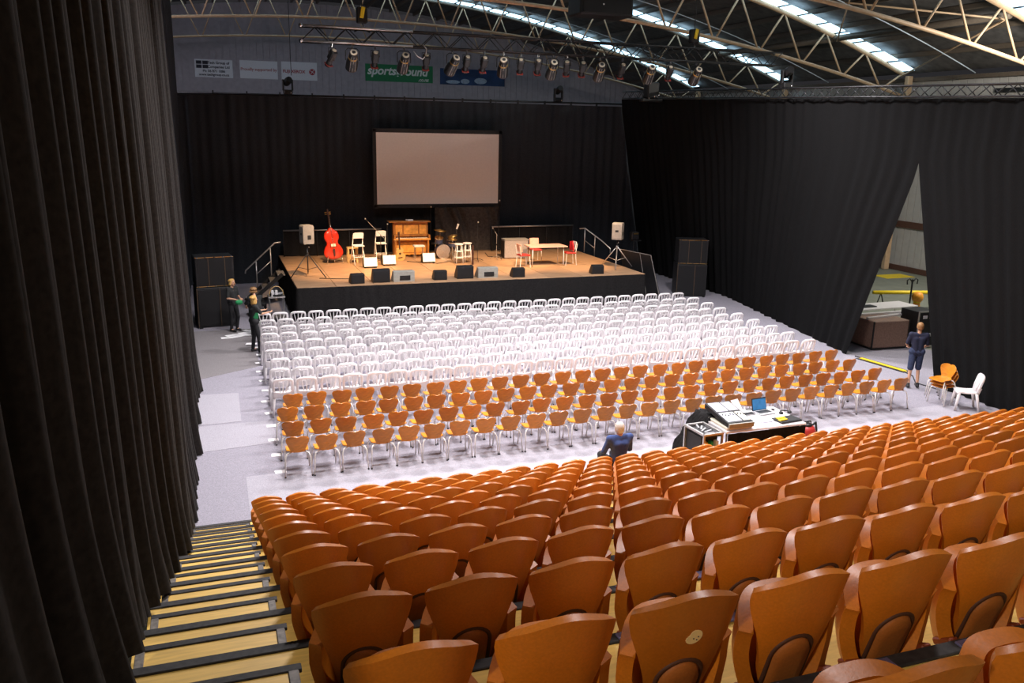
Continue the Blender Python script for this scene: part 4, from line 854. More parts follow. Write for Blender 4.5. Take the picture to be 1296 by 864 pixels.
# ------------------------------------------------------------------ chairs on the floor
def make_white_chair():
    t = thing('plastic_chair', 'w', 'chair', group='white plastic chairs in rows before the stage'); P = []
    mb = MB(); arch = [(-0.185, 0.03, 0.40), (-0.195, 0.0, 0.60), (-0.198, -0.04, 0.76), (-0.183, -0.055, 0.815), (-0.14, -0.066, 0.838), (0, -0.075, 0.845), (0.14, -0.066, 0.838), (0.183, -0.055, 0.815), (0.198, -0.04, 0.76), (0.195, 0.0, 0.60), (0.185, 0.03, 0.40)]
    mb.tube(arch, 0.033, 6); mb.sheet(lambda u, v: (lerp(0.19, -0.19, u), 0.035-0.05*v-0.02, lerp(0.42, 0.55, v)+0.03*(2*u-1)**2*v), 6, 3, 0.02)
    for xb, xt in ((-0.045, -0.115), (0.0, 0.0), (0.045, 0.115)):
        mb.tube([(xb, 0.04, 0.42), (lerp(xb, xt, 0.35), 0.0, 0.6), (xt, -0.06, 0.83)], [0.040, 0.036, 0.034], 6, 0.4)
    P.append(mb.build('backrest', 'white_plastic', t, True))
    P.append(MB().sheet(lambda u, v: (lerp(-0.205, 0.205, u)*(1-0.06*v), lerp(0.44, 0.02, v), 0.435-0.015*math.sin(v*PI)+0.01*(2*u-1)**2-0.03*max(0, 0.15-v)/0.15), 6, 6, 0.03).build('seat', 'white_plastic', t, sharp=50))
    for sx in (-1, 1):
        P.append(MB().tube([(sx*0.185, 0.04, 0.44), (sx*0.21, -0.01, 0.2), (sx*0.225, -0.04, 0.012)], [0.036, 0.03, 0.024], 6).build('rear_leg', 'white_plastic', t, True))
        P.append(MB().tube([(sx*0.175, 0.40, 0.43), (sx*0.20, 0.43, 0.2), (sx*0.21, 0.45, 0.012)], [0.036, 0.03, 0.024], 6).build('front_leg', 'white_plastic', t, True))
    return t, P
def make_ply_chair():
    t = thing('shell_chair', 'o', 'chair', group='orange shell chairs in rows before the tiers'); P = []
    def back(u, v):
        a = 2*u-1; ks = [(0, .125), (.12, .125), (.35, .158), (.62, .192), (.85, .198), (1, .17)]
        for (p, wa), (q, wb) in zip(ks, ks[1:]):
            if p <= v <= q: hw = lerp(wa, wb, (v-p)/(q-p)); break
        x = a*hw; z = lerp(0.45, 0.775, v)
        if v > 0.6: z += (-0.016*math.exp(-(a/0.16)**2)-0.045*(max(0, abs(a)-0.45)/0.55)**2)*(v-0.6)/0.4
        y = 0.05-0.10*v+0.05*a*a*(0.4+v)-0.02*math.exp(-(a/0.35)**2)*max(0, 0.45-abs(v-0.25))
        return (x, y, z)
    P.append(MB().sheet(lambda u, v: back(1-u, v), 14, 12, 0.014).build('backrest', 'ply', t, sharp=50))
    def seat(u, v):
        a = 2*u-1; hw = 0.195-0.10*max(0, v-0.75)/0.25-0.02*max(0, 0.2-v)
        return (a*hw, lerp(0.42, 0.03, v), 0.455-0.02*math.sin(v*PI)-0.035*max(0, 0.2-v)/0.2+0.012*a*a+0.01*max(0, v-.85)/.15)
    P.append(MB().sheet(seat, 8, 10, 0.014).build('seat', 'ply', t, sharp=50))
    for sx in (-1, 1):
        P.append(MB().tube([(sx*0.12, 0.10, 0.43), (sx*0.19, 0.06, 0.42), (sx*0.215, 0.02, 0.36), (sx*0.235, -0.03, 0.012)], 0.0125, 6).build('rear_leg', 'leg_white', t, True))
        P.append(MB().tube([(sx*0.12, 0.30, 0.43), (sx*0.185, 0.36, 0.42), (sx*0.205, 0.40, 0.36), (sx*0.22, 0.44, 0.012)], 0.0125, 6).build('front_leg', 'leg_white', t, True))
        P.append(MB().cyl((sx*0.235, -0.03, 0.010), (sx*0.235, -0.031, 0.03), 0.017, n=6).build('foot_cap', 'black', t))
    return t, P
wroot, wparts = make_white_chair(); oroot, oparts = make_ply_chair()
uw = uo = False
GZ = 0.0085
for n in range(13):
    white = n >= 4; rowy = n*0.846+random.uniform(-0.02, 0.02); off = random.uniform(-0.05, 0.05)+(0.05 if white else 0)
    if n == 0: off = 0.0
    if n == 3: off = 0.14
    for i in range(28):
        x = 0.25+i*0.5+off+random.uniform(-0.022, 0.022); y = rowy+random.uniform(-0.025, 0.025); rz = random.uniform(-0.05, 0.05)
        if white:
            lab = 'white plastic chair, %s from the left in the %s row from the stage' % (nth(i+1), nth(13-n))
            if not uw: uw = True; wroot.location = (x, y, GZ); wroot.rotation_euler = (0, 0, rz); wroot['label'] = lab
            else: copy_thing(wroot, wparts, (x, y, GZ), rz, lab)
        else:
            lab = 'orange shell chair, %s from the left in the %s orange row from the stage' % (nth(i+1), nth(4-n))
            if not uo: uo = True; oroot.location = (x, y, GZ); oroot.rotation_euler = (0, 0, rz); oroot['label'] = lab
            else: copy_thing(oroot, oparts, (x, y, GZ), rz, lab)
for k in range(3):
    copy_thing(oroot, oparts, (15.30-0.05*k, 0.10, GZ+0.085*k), PI/2+0.15, 'orange shell chair, %s of the side stack by the right curtain' % ('bottom', 'middle', 'top')[k])['group'] = 'stacked orange chairs'
o = copy_thing(wroot, wparts, (15.42, -0.55, GZ), PI/2-0.6, 'single white plastic chair beside the stacked orange chairs'); o['group'] = 'spare chair'
# row cards and papers on the floor
card = MB().box((0, 0, 0), (0.20, 0.15, 0.004)).mesh('row_card'); card.materials.append(M['paper'])
for n in range(12):
    x = -0.08+0.012*n+random.uniform(-0.04, 0.04)
    o = place('row_card', card, None, (x, n*0.846+0.30, 0.0155), (0, 0, random.uniform(-0.25, 0.25)))
    tag(o, 'white floor card at the left end of the %s chair row from the tiers' % nth(n+1), 'card', 'row cards on the floor')
sheetm = MB().box((0, 0, 0), (0.30, 0.21, 0.003)).mesh('paper_sheet'); sheetm.materials.append(M['paper'])
spots = [(-0.75, 10.95), (-0.5, 11.0), (-0.42, 11.25), (-0.25, 11.4), (-0.3, 11.1), (-0.08, 11.35), (-0.12, 11.1), (0.02, 11.45), (-0.1, 11.6), (-0.62, 11.1), (-0.1, 9.9)]
for i, (x, y) in enumerate(spots):
    tag(place('paper_sheet', sheetm, None, (x, y, 0.016+0.003*i), (0, 0, random.uniform(-1, 1))), 'white paper sheet on the floor behind the stagehands, %s from the left of the scatter' % nth(1+[q for q in sorted(range(11), key=lambda w: spots[w])].index(i)), 'paper', 'scattered papers')

# ------------------------------------------------------------------ sound desk among the front seats
t = thing('mixing_table', 'white topped mixing desk table with black cloth front', 'table', (7.78, -1.95, 0))
TW, TD, TH = 1.78, 1.05, 0.76
MB().box((TW/2, TD/2, TH-0.02), (TW, TD, 0.04), b=0.006).build('table_top', 'white_plastic', t)
fq = folds(41, 3, 0.15, 0.5)
MB().sheet(lambda u, v: (lerp(0.03, TW-0.02, u), -0.012+0.012*fq(u*2), lerp(0.05, TH-0.045, v)), 60, 3, 0.006).build('cloth_front', 'skirt', t, True)
MB().sheet(lambda u, v: (TW-0.02+0.01*fq(u), lerp(0.0, TD, u), lerp(0.05, TH-0.045, v)), 20, 3, 0.006).build('cloth_side', 'skirt', t, True)
for sx in (0.06, TW-0.08):
    for sy in (0.08, TD-0.06): MB().cyl((sx, sy, 0.03), (sx, sy, TH-0.04), 0.018, n=8).build('leg', 'alu', t)
fk = folds(43, 3, 0.2, 0.5)
tag(MB().sheet(lambda u, v: (lerp(-0.26, 0.55, v)+0.03*fk(u*2+v)-0.05*u, lerp(0.62, 1.12, u)+0.04*fk(v*2), 0.05+0.78*min(1, v*1.7)**0.8+0.015*fk(u*3)), 16, 18, 0.006).build('black_cloth', 'skirt', None, True, (7.62, -1.95, 0)), 'black cloth thrown over the left end of the mixing desk', 'cloth')
t = thing('mixing_console', 'sloping sound mixing console with pale screen panels', 'mixing console', (8.10, -1.50, TH)); tilt = rotm(x=0.16)
MB().box((0, 0, 0.03), (0.56, 0.80, 0.05), b=0.01).build('plinth', 'ivory', t)
for sx in (-0.22, 0.22): MB().box((sx, -0.30, 0.075), (0.06, 0.1, 0.05)).build('riser_block', 'ivory', t)
MB().box((0, 0, 0.165), (0.54, 0.86, 0.11), tilt, 0.015).build('body', 'black', t)
for cx, cy, sx, sy, mt in ((-0.12, 0.2, 0.24, 0.34, 'screenpale'), (0.13, 0.2, 0.2, 0.34, 'keyglow'), (-0.10, -0.2, 0.3, 0.34, 'screenpale'), (0.16, -0.2, 0.14, 0.34, 'ivory')):
    MB().box(Vector((0, 0, 0.165))+tilt @ Vector((cx, cy, 0.058)), (sx, sy, 0.012), tilt, 0.003).build('control_panel', mt, t)
for i in range(9):
    MB().box(Vector((0, 0, 0.165))+tilt @ Vector((-0.22+i*0.055, -0.12-0.02*(i % 3), 0.072)), (0.018, 0.03, 0.02), tilt).build('fader', 'black', t)
MB().box(Vector((0, 0, 0.165))+tilt @ Vector((0, -0.44, 0.0)), (0.54, 0.03, 0.09), tilt).build('front_rail', 'monitor_grey', t)
t = thing('laptop', 'open laptop with a blue screen on the mixing desk', 'laptop', (9.12, -1.22, TH), 0.1)
MB().box((0, 0, 0.012), (0.36, 0.26, 0.022), b=0.005).build('base', 'grey_plastic', t); MB().box((0, 0.02, 0.026), (0.30, 0.13, 0.006)).build('keyboard', 'black', t)
o = MB().box((0, 0.17, 0.135), (0.36, 0.016, 0.25), rotm(x=-0.25), b=0.004).build('lid', 'black', t); MB().box((0, 0.159, 0.136), (0.33, 0.004, 0.21), rotm(x=-0.25)).build('display', 'laptop_screen', o)
for i, (x, y, sx, sy, a, mt, lab) in enumerate(((8.60, -1.05, 0.21, 0.30, 0.3, 'paper', 'white sheet standing behind the mixing console'), (8.72, -1.52, 0.30, 0.24, -0.05, 'paper', 'white sheet of paper between console and laptop'), (9.05, -1.55, 0.30, 0.21, 0.12, 'paper', 'white sheet of paper lying before the laptop'), (8.85, -1.62, 0.28, 0.2, 0.1, 'screenpale', 'pale folder lying in the middle of the mixing desk'))):
    tag(MB().box((0, 0, 0.003), (sx, sy, 0.005)).build('paper_sheet', mt, None, False, (x, y, TH+0.003*(i+1)+(0.125 if i == 0 else 0)), (0.9 if i == 0 else 0, 0, a)), lab, 'paper')
o = MB().box((0, 0, 0.02), (0.5, 0.30, 0.035), b=0.01).build('folder', 'black', None, False, (9.28, -1.72, TH), (0, 0, 0.1)); tag(o, 'flat black case lying at the right of the mixing desk', 'case')
for q in range(2):
    tag(MB().box((0, 0, 0.012), (0.20, 0.07, 0.024), b=0.006).build('yellow_box', 'yellow', None, False, (9.14+0.02*q, -1.78+0.10*q, TH+0.038), (0, 0, 0.2)), ('yellow marker case on the desk, nearer of two', 'yellow marker case on the desk, farther of two')[q], 'box')
t = thing('headphones', 'black headphones lying behind the flat case on the desk', 'headphones', (9.52, -1.35, TH))
MB().tube([(0.10*math.cos(PI*i/10), 0.10*math.sin(PI*i/10), 0.03) for i in range(11)], 0.012, 6).build('band', 'black', t, True)
for s in (-1, 1): MB().lathe([(0.04, 0), (0.045, 0.02), (0.03, 0.045)], (s*0.10, 0, 0.0), 12).build('ear_cup', 'black', t, True)
tag(MB().sphere((0, 0, 0.018), (0.03, 0.05, 0.018), 10, 6).build('computer_mouse', 'black', None, True, (9.40, -1.12, TH)), 'small black mouse beside the laptop', 'mouse')
t = thing('control_keyboard', 'narrow dark keyboard lying behind the white papers on the desk', 'keyboard', (8.74, -1.22, TH), 0.1)
MB().box((0, 0, 0.012), (0.30, 0.12, 0.022), b=0.005).build('case', 'grey_plastic', t)
for q in range(4): MB().box((0, -0.04+0.027*q, 0.027), (0.27, 0.02, 0.01), b=0.003).build('key_row', 'black', t)
tag(MB().tube([(8.9+0.12*math.cos(i*0.7)+0.02*i, -0.98+0.05*math.sin(i*0.7), TH+0.012+0.001*i) for i in range(16)], 0.008, 6).build('loose_cable', 'black', None, True), 'black cable coiled at the back edge of the mixing desk', 'cable')
t = thing('equipment_rack', 'metal framed equipment rack at the left end of the mixing desk', 'equipment rack', (7.50, -1.62, 0.03), 0.06)
for sx in (-0.20, 0.20):
    for sy in (-0.3, 0.3): MB().box((sx, sy, 0.36), (0.035, 0.035, 0.66)).build('corner_post', 'alu', t)
for sy in (-0.3, 0.3): MB().box((0, sy, 0.70), (0.44, 0.045, 0.035)).build('top_rail', 'alu', t)
for sx in (-0.2, 0.2): MB().box((sx, 0, 0.70), (0.045, 0.6, 0.035)).build('top_rail', 'alu', t)
MB().box((0, 0, 0.655), (0.38, 0.58, 0.03)).build('inner_panel', 'black', t)
for k in range(5): MB().box((0.02*(k % 2), -0.2+0.1*k, 0.685), (0.2, 0.03, 0.03), rotm(z=0.3*k)).build('cable_end', 'grey_plastic', t)
MB().box((0, 0.05, 0.33), (0.36, 0.48, 0.58)).build('equipment', 'black', t)
for k, mt in enumerate(('orange_bright', 'green', 'paper')): MB().box((-0.12+0.12*k, -0.24, 0.3), (0.06, 0.1, 0.5), b=0.01).build('folder', mt, t)
for sx in (-0.18, 0.18): MB().box((sx, 0, 0.03), (0.06, 0.6, 0.06)).build('foot', 'black', t)
t = thing('red_vacuum_cleaner', 'rounded red appliance with black top beside the mixing desk', 'appliance', (10.30, -1.08, 0.02))
MB().lathe([(0.17, 0.0), (0.19, 0.04), (0.19, 0.22), (0.15, 0.30), (0.06, 0.33)], (0, 0, 0), 20).build('body', 'red_seat', t, True); MB().lathe([(0.10, 0.30), (0.11, 0.34), (0.07, 0.37)], (0, 0, 0), 16).build('cap', 'black', t, True)
MB().tube([(-0.11, 0, 0.30), (-0.09, 0, 0.40), (0.09, 0, 0.40), (0.11, 0, 0.30)], 0.016, 6).build('handle', 'black', t, True)
MB().tube([(0.12, 0.02, 0.28), (0.26, 0.05, 0.34), (0.30, 0.05, 0.15), (0.28, 0.1, 0.02)], 0.025, 8).build('hose', 'black', t, True)

# ------------------------------------------------------------------ things beyond the curtain opening and at the right
t = thing('flight_case', 'brown carpeted loudspeaker case lying just beyond the curtain opening', 'case', (17.75, 5.15, 0), -0.05)
MB().box((0, 0, 0.47), (1.25, 1.1, 0.80), b=0.02).build('body', 'case_brown', t); MB().box((0, 0, 0.05), (1.2, 1.05, 0.06)).build('skid', 'black', t)
for sx in (-0.62, 0.62): MB().box((sx, -0.55, 0.47), (0.04, 0.03, 0.8)).build('edge_strip', 'black', t)
t = thing('rack_case', 'black rack case with pale fittings beside the brown case', 'case', (18.95, 4.85, 0), 0.0)
MB().box((0, 0, 0.58), (0.72, 0.7, 1.06), b=0.01).build('body', 'black', t)
for sx in (-0.35, 0.35): MB().box((sx, -0.355, 0.58), (0.035, 0.03, 1.08)).build('edge_strip', 'alu', t)
for z in (0.05, 1.11): MB().box((0, -0.355, z), (0.72, 0.03, 0.04)).build('edge_strip', 'alu', t)
for z in (0.95, 0.40): 
    for sx in (-0.12, 0.12): MB().box((sx, -0.365, z), (0.16, 0.02, 0.10), b=0.006).build('fitting', 'white_plastic', t)
for sx in (-0.3, 0.3): MB().sphere((sx, -0.25, 0.025), 0.025, 8, 6).build('castor', 'black', t)
for i, (x, y, z, L, a, lab) in enumerate(((17.9, 5.1, 0.90, 1.5, 0.15, 'pale beam lying on the brown case, front one'), (18.0, 5.5, 0.90, 1.9, 0.02, 'pale beam lying on the brown case, rear one'))):
    o = MB().box((0, 0, 0.03), (L, 0.10, 0.06), b=0.006).build('pale_beam', 'white_plastic', None, False, (x, y, z-0.03), (0, 0, a)); tag(o, lab, 'beam', 'beams on the cases')
t = thing('stacked_trestle', 'white topped trestle table behind the brown case', 'table', (19.3, 6.9, 0), 0.05)
MB().box((0, 0, 0.78), (2.6, 0.8, 0.04), b=0.006).build('table_top', 'white_plastic', t); MB().box((-0.5, -0.05, 0.815), (0.5, 0.3, 0.03)).build('black_tray', 'black', t)
for sx in (-1.1, 1.1):
    for sy in (-0.3, 0.3): MB().cyl((sx, sy, 0.0), (sx*0.96, sy, 0.76), 0.02, n=6).build('leg', 'alu', t)
t = thing('barrier_pole', 'yellow pole laid across black trestles in the side hall', 'barrier', (22.6, 9.4, 0), 0.0)
MB().cyl((-1.0, 0.25, 0.62), (2.1, -0.5, 0.62), 0.07, n=10).build('pole', 'yellow', t, True)
for x, y in ((-0.7, 0.18), (1.7, -0.40)):
    for s in (-1, 1): MB().cyl((x+s*0.22, y, 0.0), (x, y, 0.60), 0.02, n=6).build('trestle_leg', 'black', t)
t = thing('warning_bollard', 'bright orange post bag with rounded top in the side hall', 'bollard', (21.4, 7.4, 0))
MB().lathe([(0.16, 0.0), (0.17, 0.1), (0.13, 0.5), (0.10, 0.72), (0.17, 0.78), (0.19, 0.9), (0.15, 1.02), (0.06, 1.06)], (0, 0, 0), 14).build('body', 'orange_bright', t, True); MB().lathe([(0.11, 0.70), (0.125, 0.70), (0.125, 0.74), (0.11, 0.74)], (0, 0, 0), 14).build('strap', 'yellow', t)
t = thing('coat_stand', 'thin black stand with curled arms in the side hall', 'stand', (22.3, 8.6, 0))
MB().cyl((0, 0, 0.02), (0, 0, 1.25), 0.03, n=8).build('pole', 'black', t); MB().lathe([(0.22, 0), (0.22, 0.03), (0.04, 0.06)], (0, 0, 0), 14).build('base', 'black', t)
for s in (-1, 1): MB().tube([(0, 0, 1.15), (s*0.14, 0, 1.28), (s*0.24, 0, 1.22), (s*0.22, 0, 1.08)], 0.022, 6).build('arm', 'black', t, True)
t = thing('folding_chair', 'thin metal folding chair frame at the curtain edge', 'chair', (19.1, 8.5, 0), 0.6)
for sx in (-0.2, 0.2): MB().tube([(sx, -0.2, 0), (sx, 0.0, 0.45), (sx, 0.14, 0.85)], 0.016, 6).build('leg', 'blackmetal', t); MB().tube([(sx, 0.22, 0), (sx, -0.12, 0.46)], 0.016, 6).build('leg', 'blackmetal', t)
MB().box((0, 0.0, 0.46), (0.4, 0.36, 0.03), b=0.008).build('seat', 'grey_plastic', t); MB().box((0, 0.13, 0.78), (0.4, 0.02, 0.14), b=0.006).build('backrest', 'grey_plastic', t)
o = thing('cable_ramp', 'yellow and black cable ramp across the floor of the curtain opening', 'cable ramp', (16.25, 3.25, 0.008), -1.42)
MB().prism([(-0.75, 0), (0.75, 0), (0.72, 0.03), (-0.72, 0.03)], 0.10, None, (0, -0.05, 0)).build('yellow_lid', 'yellow', o)
for s in (-1, 1): MB().prism([(-0.80, 0), (0.80, 0), (0.78, 0.012), (-0.78, 0.012)], 0.09, None, (0, -0.045+s*0.095, 0)).build('black_side', 'black', o)
tag(MB().tube([(16.15, 4.2, 0.02), (16.2, 3.9, 0.02)], 0.018, 6).build('floor_cable', 'black', None), 'short black cable end leading under the far curtain', 'cable')
tag(MB().tube([(16.3, 2.5, 0.02), (16.2, 2.1, 0.02), (15.8, 1.6, 0.02), (15.9, 0.9, 0.02)], 0.014, 6).build('floor_cable', 'black', None), 'black cable on the floor near the man in shorts', 'cable')
# equipment trolley by the left stage corner
t = thing('equipment_trolley', 'small metal trolley loaded with coiled cables at the left stage corner', 'trolley', (0.85, 13.0, 0))
for sx in (-0.22, 0.22):
    for sy in (-0.25, 0.25): MB().cyl((sx, sy, 0.02), (sx, sy, 0.80), 0.016, n=6).build('post', 'alu', t)
for z in (0.16, 0.80): MB().box((0, 0, z), (0.52, 0.58, 0.04), b=0.006).build('shelf', 'alu' if z > 0.5 else 'edge_grey', t)
for k in range(3): MB().lathe([(0.14, 0), (0.20, 0.0), (0.20, 0.05), (0.14, 0.05)], (0.02*k, 0.05*k-.05, 0.83+0.055*k), 16, None).build('cable_coil', ('black', 'grey_plastic', 'black')[k], t)
MB().tube([(0.22*math.cos(i*PI/10), -0.2, 0.85+0.30*math.sin(i*PI/10)) for i in range(11)], 0.014, 6).build('hoop', 'stoolwood', t, True)
for k in range(2): MB().box((-0.12+0.12*k, -0.16, 0.92), (0.08, 0.1, 0.2), b=0.01).build('white_box', 'white_plastic', t)
t = thing('equipment_case', 'black equipment case on the floor by the left stage corner', 'case', (0.30, 13.75, 0), 0.1)
MB().box((0, 0, 0.25), (0.5, 0.5, 0.46), b=0.02).build('body', 'black', t); MB().box((0, -0.255, 0.35), (0.3, 0.01, 0.05)).build('catch', 'alu', t)

# ------------------------------------------------------------------ people
def capsule(mb, p0, p1, r0, r1=None, n=10):
    r1 = r0 if r1 is None else r1; p0, p1 = Vector(p0), Vector(p1); d = p1-p0
    if d.length < 1e-5: return mb.sphere(p0, r0, n, 6)
    d.normalize(); pts = []; rs = []
    for a in (-85, -55, -25): pts.append(p0+d*r0*math.sin(math.radians(a))); rs.append(r0*math.cos(math.radians(a)))
    for a in (25, 55, 85): pts.append(p1+d*r1*math.sin(math.radians(a))); rs.append(r1*math.cos(math.radians(a)))
    return mb.tube(pts, rs, n)
def remesh(mb, name, mt, parent, vox, smooth_it=4):
    me = mb.mesh('tmp'); o = bpy.data.objects.new('tmp', me); C.objects.link(o)
    r = o.modifiers.new('r', 'REMESH'); r.mode = 'VOXEL'; r.voxel_size = vox
    s = o.modifiers.new('s', 'SMOOTH'); s.iterations = smooth_it; s.factor = 0.5
    bpy.context.view_layer.update()
    m2 = bpy.data.meshes.new_from_object(o.evaluated_get(bpy.context.evaluated_depsgraph_get()))
    bpy.data.objects.remove(o); m2.materials.clear(); m2.materials.append(M[mt]); m2.shade_smooth()
    return place(name, m2, parent)
def person(label, loc, rz, H, J, top, bottom, hairc, hairlen, sleeve=0.5, pant=1.0, shoe='shoe', lean=0.0, hood=False, vest=None):
    s = H/1.75
    D = dict(pel=(0, 0, .94), che=(0, .0, 1.28), nek=(0, .0, 1.46), hed=(0, .02, 1.62), hipL=(-.09, 0, .92), hipR=(.09, 0, .92), kneL=(-.10, .03, .50), kneR=(.10, .03, .50), ankL=(-.11, -.02, .09), ankR=(.11, -.02, .09),
             toeL=(-.12, .15, .035), toeR=(.12, .15, .035), shoL=(-.185, 0, 1.41), shoR=(.185, 0, 1.41), elbL=(-.24, -.02, 1.13), elbR=(.24, -.02, 1.13), wriL=(-.24, .08, .90), wriR=(.24, .08, .90))
    D.update(J); D = {k: Vector(v)*s for k, v in D.items()}
    t = thing('person', label, 'person', loc, rz)
    b = MB(); cap = lambda a, c, r0, r1=None, m=b: capsule(m, D[a] if isinstance(a, str) else a, D[c] if isinstance(c, str) else c, r0*s, (r1 if r1 else r0)*s)
    def torso(m, g):
        for dx in (-.055, .055):
            w = Vector((dx*s, 0, 0)); capsule(m, D['pel']+w, (D['pel']+D['che'])/2+w*.85, (.105+g)*s, (.098+g)*s); capsule(m, (D['pel']+D['che'])/2+w*.85, D['che']+w*1.25, (.098+g)*s, (.105+g)*s)
        capsule(m, D['shoL'], D['shoR'], (.058+g)*s, (.058+g)*s); capsule(m, D['che']+Vector((-.07*s, 0, 0)), D['shoL'], (.09+g)*s, (.06+g)*s); capsule(m, D['che']+Vector((.07*s, 0, 0)), D['shoR'], (.09+g)*s, (.06+g)*s)
    torso(b, 0); cap('nek', (D['nek']+D['hed'])/2, .055, .05); cap('che', 'nek', .08, .055)
    h = D['hed']; b.sphere(h, (.074*s, .092*s, .112*s), 14, 10); capsule(b, h+Vector((0, .03, -.06))*s, h+Vector((0, .055, -.085))*s, .045*s, .032*s)
    capsule(b, h+Vector((0, .088, .012))*s, h+Vector((0, .108, -.022))*s, .011*s, .016*s)
    for q in (-1, 1): b.sphere(h+Vector((q*.076, -.005, -.008))*s, (.012*s, .022*s, .032*s), 8, 6)
    for S, q in (('L', -1), ('R', 1)):
        cap('hip'+S, 'kne'+S, .085, .058); cap('kne'+S, 'ank'+S, .058, .038); cap('ank'+S, 'toe'+S, .042, .034)
        cap('sho'+S, 'elb'+S, .052, .041); cap('elb'+S, 'wri'+S, .041, .027)
        f = (D['wri'+S]-D['elb'+S]).normalized(); side = f.cross(Vector((0, 0, 1)));
        side = side.normalized() if side.length > .2 else Vector((0, 1, 0)); nn = side.cross(f)
        palm = D['wri'+S]+f*.06*s
        for k in range(4):
            o2 = side*((k-1.5)*.021*s); capsule(b, D['wri'+S]+o2*.6, palm+f*.03*s+o2, .017*s, .013*s, 8)
            L = (.062, .074, .07, .052)[k]*s; k1 = palm+f*.03*s+o2; k2 = k1+(f*.9+nn*.3)*L*.55; capsule(b, k1, k2, .0105*s, .0095*s, 6); capsule(b, k2, k2+(f*.6+nn*.75)*L*.5, .0095*s, .008*s, 6)
        th = D['wri'+S]+f*.03*s-side*.03*s; capsule(b, th, th+(f*.6-side*.6+nn*.3)*.05*s, .013*s, .010*s, 6); capsule(b, th+(f*.6-side*.6+nn*.3)*.05*s, th+(f*1.2-side*.6+nn*.5)*.065*s, .010*s, .008*s, 6)
    remesh(b, 'body', 'skin', t, 0.0135*s, 3)
    m = MB(); torso(m, .014)
    for S in 'LR':
        e = lerp(D['sho'+S], D['elb'+S], min(1, sleeve*2)) if sleeve <= .5 else D['elb'+S]
        capsule(m, D['sho'+S], e, .068*s, .060*s)
        if sleeve > .5: capsule(m, D['elb'+S], lerp(D['elb'+S], D['wri'+S], (sleeve-.5)*2), .056*s, .042*s)
    remesh(m, 'shirt' if sleeve < .9 else 'jacket', top, t, 0.018*s)
    if vest:
        m = MB()
        for dx in (-.055, .055):
            w = Vector((dx*s, .012*s, 0)); capsule(m, D['pel']+w+Vector((0, 0, .10*s)), D['che']+w*1.2+Vector((0, 0, -.04*s)), .114*s, .118*s)
        remesh(m, 'apron', vest, t, 0.02*s)
    m = MB(); capsule(m, D['hipL']+Vector((0, 0, .05*s)), D['hipR']+Vector((0, 0, .05*s)), .118*s)
    for S in 'LR':
        if pant <= .5: capsule(m, D['hip'+S], lerp(D['hip'+S], D['kne'+S], pant*2), .105*s, .088*s)
        else: capsule(m, D['hip'+S], D['kne'+S], .10*s, .075*s); capsule(m, D['kne'+S], lerp(D['kne'+S], D['ank'+S], (pant-.5)*2*.93), .075*s, .058*s)
    remesh(m, 'trousers' if pant > .5 else 'shorts', bottom, t, 0.018*s)
    for S in 'LR':
        m = MB(); capsule(m, D['ank'+S]+Vector((0, -.02*s, -.035*s)), D['toe'+S]+Vector((0, .0, .012*s)), .05*s, .043*s); capsule(m, D['ank'+S], D['ank'+S]+Vector((0, 0, .02*s)), .048*s); remesh(m, 'shoe', shoe, t, 0.012*s)
    m = MB(); m.sphere(h+Vector((0, -.016, .026))*s, (.088*s, .098*s, .10*s), 14, 10)
    m.sphere(h+Vector((0, -.032, -.012))*s, (.082*s, .075*s, .085*s), 14, 10)
    rr = random.Random(len(label))
    if hairlen > 0:
        for k in range(14):
            a = PI+PI*(k/13); p = h+Vector((.085*math.cos(a), .085*math.sin(a)*.9+.01, .0))*s
            capsule(m, p, p+Vector((math.cos(a)*.03, math.sin(a)*.02, -hairlen*rr.uniform(.8, 1.1)))*s, .03*s, .024*s, 6)
        for k in range(10): a = 2*PI*k/10; capsule(m, h+Vector((.06*math.cos(a), .06*math.sin(a)-.02, .09))*s, h+Vector((.09*math.cos(a), .08*math.sin(a)-.03, .055))*s, .028*s, .03*s, 6)
    hm = remesh(m, 'hair', hairc, t, 0.012*s, 2)
    # trim the hair off the face
    me = hm.data; bmv = [v.co for v in me.vertices]
    for v in me.vertices:
        c = v.co-h
        if c.y > .045*s and c.z < .075*s: v.co.y = h.y+.045*s+(c.y-.045*s)*.1
    fm = MB()
    for q in (-1, 1): fm.sphere(h+Vector((q*.03, .083, .008))*s, (.011*s, .007*s, .008*s), 8, 6)
    fm.build('eyes', 'ink', t, True); MB().box(h+Vector((0, .088, -.058))*s, (.042*s, .012*s, .009*s)).build('mouth', 'red_seat', t)
    return t
G = 0.0125
person('person in a black top holding something green beside the left loudspeaker stack', (-0.50, 11.75, G), -2.3, 1.62, dict(elbL=(-.25, .02, 1.14), wriL=(-.08, .26, 1.10), elbR=(.25, .02, 1.14), wriR=(.08, .28, 1.08), kneL=(-.10, .10, .50), ankL=(-.11, .02, .09)), 'shirt_black', 'trouser_black', 'hair_blond', .07, .4)
o = MB().sphere((0, 0, 0), (0.11, 0.08, 0.08), 12, 8).build('green_bundle', 'green', None, True, (-0.33, 11.42, 0.96)); tag(o, 'green bundle held by the person beside the loudspeaker stack', 'bundle')
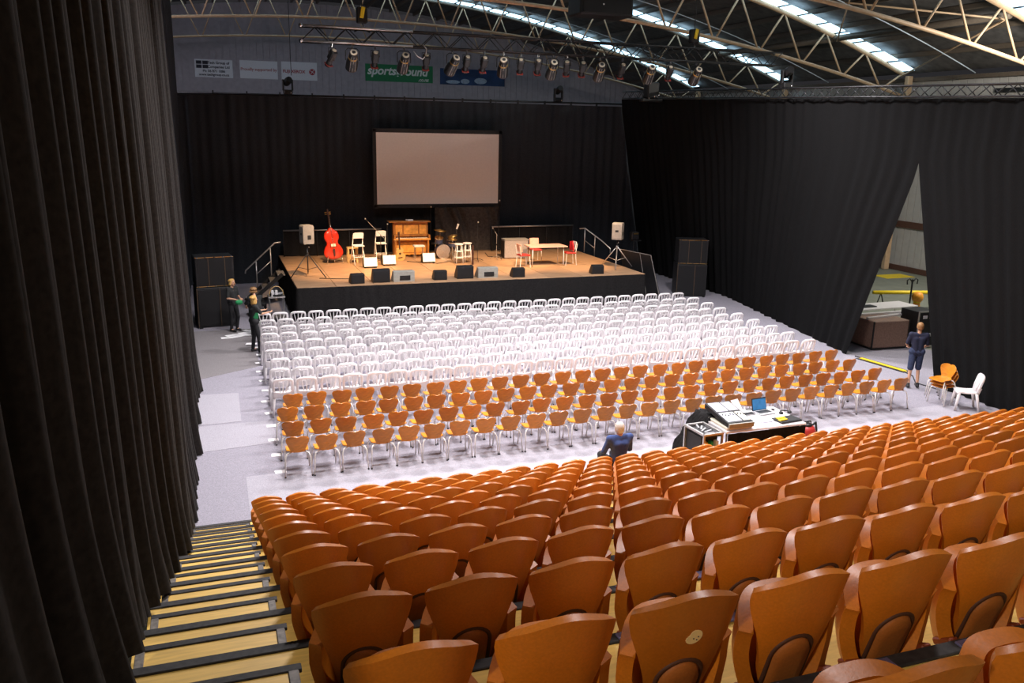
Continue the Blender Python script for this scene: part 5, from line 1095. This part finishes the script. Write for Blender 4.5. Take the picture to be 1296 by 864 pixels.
person('crouching person in black at the left stage corner behind the others', (0.15, 10.95, G), 0.4, 1.66, dict(pel=(0, -.10, .82), che=(.02, .12, 1.10), nek=(.03, .20, 1.26), hed=(.03, .26, 1.40), shoL=(-.17, .13, 1.20), shoR=(.2, .13, 1.20), elbL=(-.22, .30, 1.0), wriL=(-.12, .46, .86), elbR=(.24, .32, 1.02), wriR=(.12, .5, .92), hipL=(-.09, -.1, .80), hipR=(.09, -.1, .80), kneL=(-.11, .14, .46), kneR=(.11, .12, .46)), 'shirt_black', 'trouser_black', 'hair_brown', .03, .45)
person('blond person in black and green reaching out over the white chairs', (-0.03, 9.05, G), -1.15, 1.60, dict(elbL=(-.24, .12, 1.20), wriL=(-.16, .38, 1.22), elbR=(.23, .14, 1.20), wriR=(.14, .42, 1.20), kneR=(.10, .08, .50), ankR=(.11, .10, .09), toeR=(.12, .26, .035), hed=(0, .04, 1.62)), 'shirt_black', 'trouser_black', 'hair_blond', .12, .4, vest='green')
person('man in navy shirt and denim shorts standing at the curtain opening', (15.42, 1.32, G), -0.55, 1.68, dict(elbL=(-.25, .05, 1.14), wriL=(-.16, .26, 1.02), elbR=(.25, .05, 1.14), wriR=(.14, .26, 1.0), kneL=(-.11, -.02, .50), ankL=(-.13, -.10, .09), toeL=(-.15, .07, .035), kneR=(.10, .07, .50)), 'shirt_navy', 'denim', 'hair_brown', .0, .42, .46)
person('white haired man in a blue jacket seated in the front tier row', (SX+12*PX-0.03, -2.17, 0.02), 0.0, 1.72, dict(pel=(0, 0, .52), che=(0, -.04, .86), nek=(0, -.02, 1.04), hed=(0, .01, 1.145), shoL=(-.19, -.03, .98), shoR=(.19, -.03, .98), elbL=(-.25, .06, .72), elbR=(.25, .06, .72), wriL=(-.16, .28, .64), wriR=(.16, .28, .64), hipL=(-.09, .02, .50), hipR=(.09, .02, .50), kneL=(-.12, .44, .50), kneR=(.12, .44, .50), ankL=(-.12, .44, .09), ankR=(.12, .44, .09), toeL=(-.13, .60, .035), toeR=(.13, .60, .035)), 'jacket_blue', 'trouser_black', 'hair_white', .0, .95)
